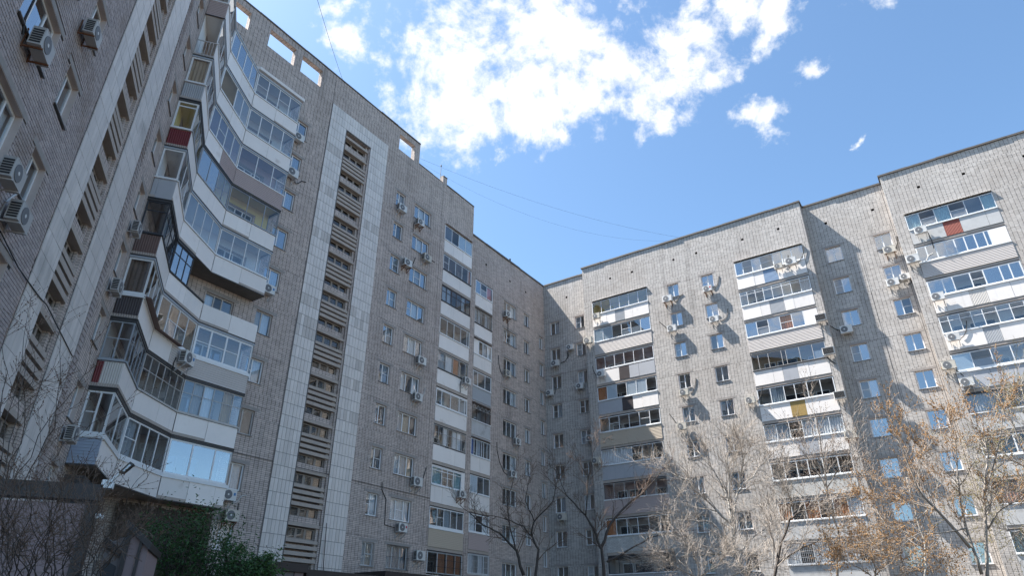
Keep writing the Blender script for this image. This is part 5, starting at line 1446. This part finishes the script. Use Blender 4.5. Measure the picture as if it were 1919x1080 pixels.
cm = put('security_camera', None, FA.p(4.66, -0.02, 1.45), FA.phi); thing(cm, 'white security camera below the lamp on the annex corner post', 'camera')
sub('housing', MB().tube([(-.03, -.03, 0), (.05, -.09, -.01)], [.03, .03], 10).mesh('housing', 'ac_white'), cm)
sub('mount', MB().tube([(-.06, 0.02, .03), (0, -.05, .03)], .02, 6).mesh('mount', 'ac_white'), cm)

FP = Frame(FM.o + FM.n * 2.5, dM)
pr = put('entrance_porch', None, FP.p(-29.5, 0, -CAMZ), FP.phi); thing(pr, 'dark roofed entrance porch with a pale corner pillar under the tiled strip', 'porch')
def ppart(name, x0, x1, y0, y1, z0, z1, m): return sub(name, MB().box(x0, x1, y0, y1, z0 + CAMZ, z1 + CAMZ).mesh(name, m), pr)
ppart('wall', -1.6, 0.4, 0.1, 2.4, -CAMZ, 2.74, 'annex_grey'); ppart('pillar', 0.42, 0.95, 0.05, 0.6, -CAMZ, 2.74, 'annex_wall')
ppart('roof_edge', -1.8, 1.08, -0.1, 2.45, 2.75, 3.12, 'metal_brown')
ppart('lower_roof', 1.1, 6.0, 0.0, 2.45, 2.5, 2.93, 'metal_brown'); ppart('low_wall', 1.1, 6.0, 0.15, 0.4, -CAMZ, 2.49, 'annex_wall')
FP2 = Frame(FM.o + FM.n * 2.5, dM)
pr2 = put('shop_canopy', None, FP2.p(-23.0, 0, -CAMZ), FP2.phi); thing(pr2, 'dark flat canopy below the barred windows of the tall block', 'canopy')
for nm, a in (('roof_edge', (0, 4.2, 0, 2.4, 2.93, 3.22, 'metal_brown')), ('wall', (0.1, 4.1, .2, .5, -CAMZ, 2.92, 'annex_wall'))):
    sub(nm, MB().box(a[0], a[1], a[2], a[3], a[4] + CAMZ, a[5] + CAMZ).mesh(nm, a[6]), pr2)

# =================================================== TREES
def grow(tb, bb, p, d, L, r, lvl, rg, trop, bud, twigr, spread, nch):
    """one curved branch and its side shoots"""
    n = 4 if lvl else 3; pts = [p.copy()]; q = p.copy(); dd = d.normalized()
    for k in range(n):
        dd = (dd + Vector((rg.gauss(0, .16), rg.gauss(0, .16), rg.gauss(0, .13) + trop))).normalized()
        q = q + dd * (L / n); pts.append(q.copy())
    r1 = max(r * 0.45, twigr * .7)
    tb.tube(pts, [r + (r1 - r) * k / n for k in range(n + 1)], 4 if lvl > 1 else 3, cap=False)
    if lvl > 0:
        m = nch[lvl] if isinstance(nch, dict) else nch
        for j in range(m):
            t = rg.uniform(.2, 1.0); k = min(n - 1, int(t * n)); f = t * n - k
            s = pts[k].lerp(pts[k + 1], f); base = (pts[k + 1] - pts[k]).normalized()
            ax = base.orthogonal().normalized(); ax.rotate(Matrix.Rotation(rg.uniform(0, 6.283), 3, base))
            nd_ = (base * math.cos(spread) + ax * math.sin(spread)).normalized()
            grow(tb, bb, s, nd_, L * rg.uniform(.38, .68), max(r * .55 * (1 - .4 * t), twigr), lvl - 1, rg, trop, bud, twigr, spread * rg.uniform(.85, 1.1), nch)
    if bb is not None and lvl <= bud['lvl']:
        for j in range(bud['n']):
            t = rg.uniform(.15, 1.0); k = min(n - 1, int(t * n)); s = pts[k].lerp(pts[k + 1], t * n - k)
            z = bud['s'] * rg.uniform(.6, 1.4)
            a = Vector((rg.gauss(0, 1), rg.gauss(0, 1), rg.gauss(0, 1))).normalized() * z
            b2 = a.orthogonal().normalized() * z * .6; c2 = a.cross(b2).normalized() * z * .6
            s = s + a * .4; i = len(bb.v)
            for w3 in (s + a, s - a, s + b2, s - b2, s + c2, s - c2): bb.v.append((w3.x, w3.y, w3.z))
            for f3 in ((0, 2, 4), (0, 4, 3), (0, 3, 5), (0, 5, 2), (1, 4, 2), (1, 3, 4), (1, 5, 3), (1, 2, 5)):
                bb.f.append(tuple(i + q2 for q2 in f3)); bb.uv.append(None)


def bare_tree(label, Y, limbs, seed, barkm, twigm, budm=None, bud=None, density=1.0, twigL=1.6, lvl=2, nch=None, twigr=.006, trop=.05, name='bare_tree', spread=.6, group='bare trees in front of the wing', cat='tree', jit=.5, thick=.72):
    """limbs: list of (points in photo pixels at distance Y, r0, r1, shoots)"""
    rg = random.Random(seed); tk = MB(); tw = MB(); bb = MB() if budm else None
    limbs = [(p_, a_ * thick, max(b_ * thick, .004 if Y > 10 else .002), n_) for p_, a_, b_, n_ in limbs]
    nch = nch or {2: 4, 1: 4}
    x0 = at(limbs[0][0][0][0], limbs[0][0][0][1], Y); base = Vector((x0.x, x0.y, 0))
    for li, (px, r0, r1, shoots) in enumerate(limbs):
        ydrift = rg.uniform(-jit, jit)
        pts = []
        for k, p in enumerate(px):
            yy = Y + (0 if li == 0 else ydrift * k / max(1, len(px) - 1) * 2)
            pts.append(at(p[0], p[1], yy))
        if li == 0:
            pts = [Vector((pts[0].x, pts[0].y, 0.0)) - Vector((0, 0, .1))] + [Vector((pts[0].x, pts[0].y, pts[0].z * .6))] + pts
        # subdivide for a smooth bend
        fine = []
        for a, b in zip(pts[:-1], pts[1:]):
            for t in (0, .34, .67): fine.append(a.lerp(b, t) + Vector((rg.gauss(0, 1), rg.gauss(0, 1), rg.gauss(0, 1))) * .018)
        fine.append(pts[-1])
        N = len(fine) - 1
        rs = [r0 + (r1 - r0) * (k / N) ** .8 for k in range(N + 1)]
        tk.tube([f - base for f in fine], rs, 7)
        for j in range(int(shoots * density)):
            t = rg.uniform(.25 if li == 0 else .12, 1.0) ** .8; k = min(N - 1, int(t * N)); s = fine[k].lerp(fine[k + 1], t * N - k); d = (fine[k + 1] - fine[k]).normalized()
            ax = d.orthogonal().normalized(); ax.rotate(Matrix.Rotation(rg.uniform(0, 6.283), 3, d))
            an_ = rg.uniform(.35, .95); nd_ = (d * math.cos(an_) + ax * math.sin(an_) + Vector((0, 0, .15))).normalized()
            grow(tw, bb, s - base, nd_, twigL * rg.uniform(.6, 1.25) * (1.1 - .35 * t), max(rs[k] * .42, twigr * 1.6), lvl, rg, trop, bud or dict(lvl=0, n=0, s=.01), twigr, spread, nch)
        grow(tw, bb, fine[-1] - base, (fine[-1] - fine[-2]), twigL, max(r1, twigr * 1.5), lvl, rg, trop, bud or dict(lvl=0, n=0, s=.01), twigr, spread, nch)
    o = put(name, None, base, 0); thing(o, label, cat, group)
    sub('trunk', tk.mesh('trunk', barkm, True), o)
    c = sub('branches', tw.mesh('branches', twigm), o); c['kind'] = 'stuff'
    if bb is not None and bb.v: c = sub('buds', bb.mesh('buds', budm), o); c['kind'] = 'stuff'
    return o


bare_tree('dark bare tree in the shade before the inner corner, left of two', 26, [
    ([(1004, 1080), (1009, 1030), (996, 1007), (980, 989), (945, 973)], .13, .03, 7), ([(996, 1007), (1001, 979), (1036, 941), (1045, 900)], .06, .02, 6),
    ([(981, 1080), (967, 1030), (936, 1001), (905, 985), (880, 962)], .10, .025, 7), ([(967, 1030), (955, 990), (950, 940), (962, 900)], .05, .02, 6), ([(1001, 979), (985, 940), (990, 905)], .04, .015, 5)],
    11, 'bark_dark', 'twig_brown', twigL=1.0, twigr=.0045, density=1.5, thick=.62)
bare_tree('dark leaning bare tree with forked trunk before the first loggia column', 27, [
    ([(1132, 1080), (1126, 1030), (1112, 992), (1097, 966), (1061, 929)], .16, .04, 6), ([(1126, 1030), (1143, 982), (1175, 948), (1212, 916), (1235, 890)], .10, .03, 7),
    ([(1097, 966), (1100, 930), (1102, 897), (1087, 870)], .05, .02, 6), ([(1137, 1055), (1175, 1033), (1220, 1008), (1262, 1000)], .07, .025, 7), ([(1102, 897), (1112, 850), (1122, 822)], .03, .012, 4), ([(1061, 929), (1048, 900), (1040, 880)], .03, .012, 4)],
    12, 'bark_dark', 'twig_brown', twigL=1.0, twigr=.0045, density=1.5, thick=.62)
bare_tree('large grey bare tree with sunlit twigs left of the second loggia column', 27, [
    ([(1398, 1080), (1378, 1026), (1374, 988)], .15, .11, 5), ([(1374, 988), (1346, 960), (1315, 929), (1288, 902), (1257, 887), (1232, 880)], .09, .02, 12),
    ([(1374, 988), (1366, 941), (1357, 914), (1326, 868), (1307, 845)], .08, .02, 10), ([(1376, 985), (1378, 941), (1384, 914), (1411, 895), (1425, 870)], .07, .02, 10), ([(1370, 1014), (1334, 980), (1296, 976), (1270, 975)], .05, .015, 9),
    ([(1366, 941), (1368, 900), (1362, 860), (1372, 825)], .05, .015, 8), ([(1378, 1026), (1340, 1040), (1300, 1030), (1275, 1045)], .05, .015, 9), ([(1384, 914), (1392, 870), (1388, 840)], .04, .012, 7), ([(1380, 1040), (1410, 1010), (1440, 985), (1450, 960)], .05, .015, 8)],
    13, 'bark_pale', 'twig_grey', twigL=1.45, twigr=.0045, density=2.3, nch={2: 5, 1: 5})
bare_tree('slim bare tree with sparse brown buds before the second loggia column', 25, [
    ([(1569, 1080), (1569, 1000), (1549, 914), (1540, 837), (1528, 783)], .09, .02, 16), ([(1549, 914), (1520, 870), (1495, 835)], .03, .012, 7), ([(1549, 914), (1580, 870), (1596, 830)], .03, .012, 7), ([(1560, 960), (1600, 930), (1625, 880)], .03, .012, 7), ([(1560, 960), (1500, 930), (1465, 890)], .03, .012, 7)],
    14, 'bark_grey', 'twig_grey', 'bud_brown', dict(lvl=1, n=2, s=.020), twigL=1.4, twigr=.0045, density=1.6, nch={2: 4, 1: 4})
bare_tree('dark forked bare tree low before the second loggia column', 24, [
    ([(1452, 1080), (1458, 1045), (1480, 976), (1500, 960), (1526, 945)], .10, .025, 9), ([(1458, 1045), (1446, 1000), (1436, 965)], .05, .015, 8), ([(1480, 976), (1484, 940), (1470, 910)], .04, .015, 7), ([(1456, 1060), (1490, 1035), (1530, 1015), (1560, 990)], .05, .015, 8)],
    15, 'bark_dark', 'twig_grey', twigL=1.2, twigr=.0045, density=2.0, nch={2: 5, 1: 4})
OB = dict(lvl=1, n=5, s=.022)
bare_tree('tall tree covered in orange brown buds in front of the shaded recess', 21, [
    ([(1850, 1080), (1848, 991), (1843, 930), (1850, 880)], .09, .05, 6), ([(1842, 1080), (1811, 991), (1796, 914), (1790, 830), (1778, 780)], .07, .015, 14), ([(1819, 1029), (1757, 960), (1719, 914), (1692, 845), (1672, 795)], .07, .012, 16),
    ([(1843, 930), (1862, 870), (1880, 800), (1885, 750)], .05, .015, 9), ([(1757, 960), (1715, 945), (1670, 935), (1640, 930)], .04, .012, 11), ([(1719, 914), (1725, 870), (1745, 830)], .03, .012, 8), ([(1811, 991), (1770, 1000), (1720, 1000), (1690, 1015)], .04, .012, 10), ([(1848, 991), (1880, 950), (1919, 930)], .05, .02, 8), ([(1796, 914), (1830, 860), (1840, 800)], .03, .012, 7)],
    16, 'bark_grey', 'twig_grey', 'bud_orange', OB, twigL=1.1, twigr=.004, density=1.3, nch={2: 4, 1: 4})
bare_tree('pale barked sapling with orange buds left of the tall budded tree', 22, [
    ([(1731, 1080), (1735, 1026), (1719, 976), (1707, 925), (1698, 895)], .05, .015, 10), ([(1735, 1026), (1700, 1000), (1660, 985), (1640, 950)], .03, .012, 10), ([(1719, 976), (1750, 940), (1760, 900)], .025, .01, 8), ([(1731, 1060), (1680, 1050), (1640, 1030)], .03, .01, 9)],
    17, 'bark_pale', 'twig_grey', 'bud_orange', dict(lvl=1, n=3, s=.018), twigL=1.0, twigr=.004, density=1.2, nch={2: 4, 1: 4})
bare_tree('fine twigged tree with olive buds at the right picture edge', 23, [
    ([(1960, 1080), (1950, 980), (1930, 880), (1900, 800), (1880, 760)], .10, .02, 12), ([(1930, 880), (1890, 860), (1850, 850)], .04, .012, 10), ([(1940, 930), (1900, 920), (1865, 925)], .04, .012, 10), ([(1930, 880), (1935, 800), (1915, 730)], .04, .012, 10), ([(1950, 980), (1900, 1000), (1870, 990)], .04, .012, 9)],
    18, 'bark_grey', 'twig_grey', 'bud_olive', dict(lvl=1, n=3, s=.018), twigL=1.3, twigr=.0042, density=2.2, nch={2: 4, 1: 4})
bare_tree('low tangled grey shrub under the bare trees at the bottom right', 24, [
    ([(1640, 1095), (1640, 1070), (1630, 1040), (1610, 1010)], .04, .012, 12), ([(1640, 1080), (1670, 1050), (1690, 1020)], .03, .01, 10), ([(1638, 1085), (1600, 1060), (1570, 1040)], .03, .01, 10), ([(1642, 1085), (1700, 1075), (1750, 1060)], .03, .01, 10)],
    19, 'bark_grey', 'twig_grey', 'bud_orange', dict(lvl=0, n=2, s=.03), twigL=1.1, twigr=.0042, density=2.2, name='bare_shrub', cat='shrub', nch={2: 5, 1: 4})
bare_tree('low tangled grey shrub below the large grey bare tree', 25, [
    ([(1310, 1095), (1310, 1070), (1300, 1040), (1280, 1015)], .04, .012, 12), ([(1310, 1085), (1345, 1060), (1360, 1040)], .03, .01, 10), ([(1308, 1085), (1270, 1065), (1240, 1050)], .03, .01, 10), ([(1330, 1090), (1400, 1070), (1440, 1050)], .03, .01, 10)],
    20, 'bark_grey', 'twig_grey', twigL=1.1, twigr=.0042, density=2.2, name='bare_shrub', cat='shrub', nch={2: 5, 1: 4})
# left foreground
bare_tree('leggy shrub with long budded shoots at the left picture edge', 6.5, [
    ([(-20, 1080), (-5, 900), (20, 740), (52, 590)], .012, .003, 7), ([(-15, 1000), (10, 870), (40, 740), (56, 610)], .010, .003, 6), ([(-10, 960), (30, 860), (52, 760), (65, 690)], .008, .003, 6), ([(0, 1000), (60, 880), (100, 800), (112, 660)], .009, .003, 7),
    ([(5, 1000), (30, 900), (95, 780), (160, 700)], .008, .003, 6), ([(-15, 900), (0, 800), (8, 700), (12, 620)], .008, .003, 6), ([(0, 1020), (70, 900), (120, 830), (200, 780)], .007, .003, 6), ([(-10, 760), (30, 740), (60, 720), (90, 715)], .005, .002, 4)],
    21, 'bark_dark', 'twig_brown', 'bud_brown', dict(lvl=1, n=5, s=.007), twigL=.42, lvl=1, twigr=.0017, nch={1: 4}, jit=.4, name='bare_shrub', cat='shrub', group='bare shrubs at the left', spread=.5)
brg = random.Random(4); bl = []
for k in range(46):
    xb = 40 + brg.uniform(-70, 150); xt = xb + brg.uniform(-110, 130); yt = brg.uniform(905, 1010)
    bl.append(([(xb, 1100), (xb + (xt - xb) * .3, 1050), (xb + (xt - xb) * .7, (1050 + yt) / 2), (xt, yt)], .007, .002, 6))
bare_tree('dense dark bare bush in front of the pink annex wall', 6.2, bl, 22, 'bark_dark', 'twig_brown', 'bud_brown', dict(lvl=0, n=3, s=.006), twigL=.32, lvl=1, twigr=.0016, nch={1: 5}, jit=.5, name='bare_shrub', cat='shrub', group='bare shrubs at the left', spread=.65)


def leafy_shrub(label, Y, blobs, n, size, m, seed, group=None):
    rg = random.Random(seed); lf = MB(); st = MB()
    c0 = at(blobs[0][0], 1080, Y); base = Vector((c0.x, c0.y, 0))
    tot = sum(b[2] ** 2 for b in blobs)
    for (x, y, r) in blobs:
        c = at(x, y, Y); R = r / FPX * Y / 1.0
        sub_ = [c + Vector((rg.gauss(0, .5), rg.gauss(0, .5), rg.gauss(0, .45))) * R for _ in range(max(6, int(26 * r * r / tot * 6)))]
        st.tube([Vector((c.x - base.x, c.y - base.y, 0)) * .4, (c - base) * .7, c - base], [.03, .02, .008], 5)
        for s in sub_: st.tube([(c - base) * .8, s - base], [.008, .003], 3)
        for k in range(int(n * r * r / tot)):
            s = rg.choice(sub_) + Vector((rg.gauss(0, 1), rg.gauss(0, 1), rg.gauss(0, 1))) * R * .34 - base
            a = Vector((rg.gauss(0, 1), rg.gauss(0, 1), rg.gauss(0, .6) + .4)).normalized() * size * rg.uniform(.6, 1.5); b = a.orthogonal().normalized(); b.rotate(Matrix.Rotation(rg.uniform(0, 6.28), 3, a.normalized())); b *= size * .38
            lf.quad(tuple(s - a), tuple(s + b), tuple(s + a), tuple(s - b))
    o = put('leafy_shrub', None, base, 0); thing(o, label, 'shrub', group)
    sub('stems', st.mesh('stems', 'bark_dark'), o)['kind'] = 'stuff'; sub('crown', lf.mesh('crown', m), o)['kind'] = 'stuff'
    return o


leafy_shrub('dark green leafy shrub below the curved balconies', 14, [(390, 1040, 62), (340, 1010, 48), (330, 1060, 50), (430, 1060, 50), (370, 985, 30), (465, 1075, 34), (300, 1070, 30), (310, 1000, 28), (400, 1085, 50)], 7500, .034, 'leaf_deep', 31)
leafy_shrub('fresh green sprig of shrub beside the entrance porch', 14.5, [(500, 1050, 16), (480, 1072, 22), (505, 1075, 18), (440, 1035, 14), (420, 1020, 10)], 1500, .04, 'leaf_green', 32)
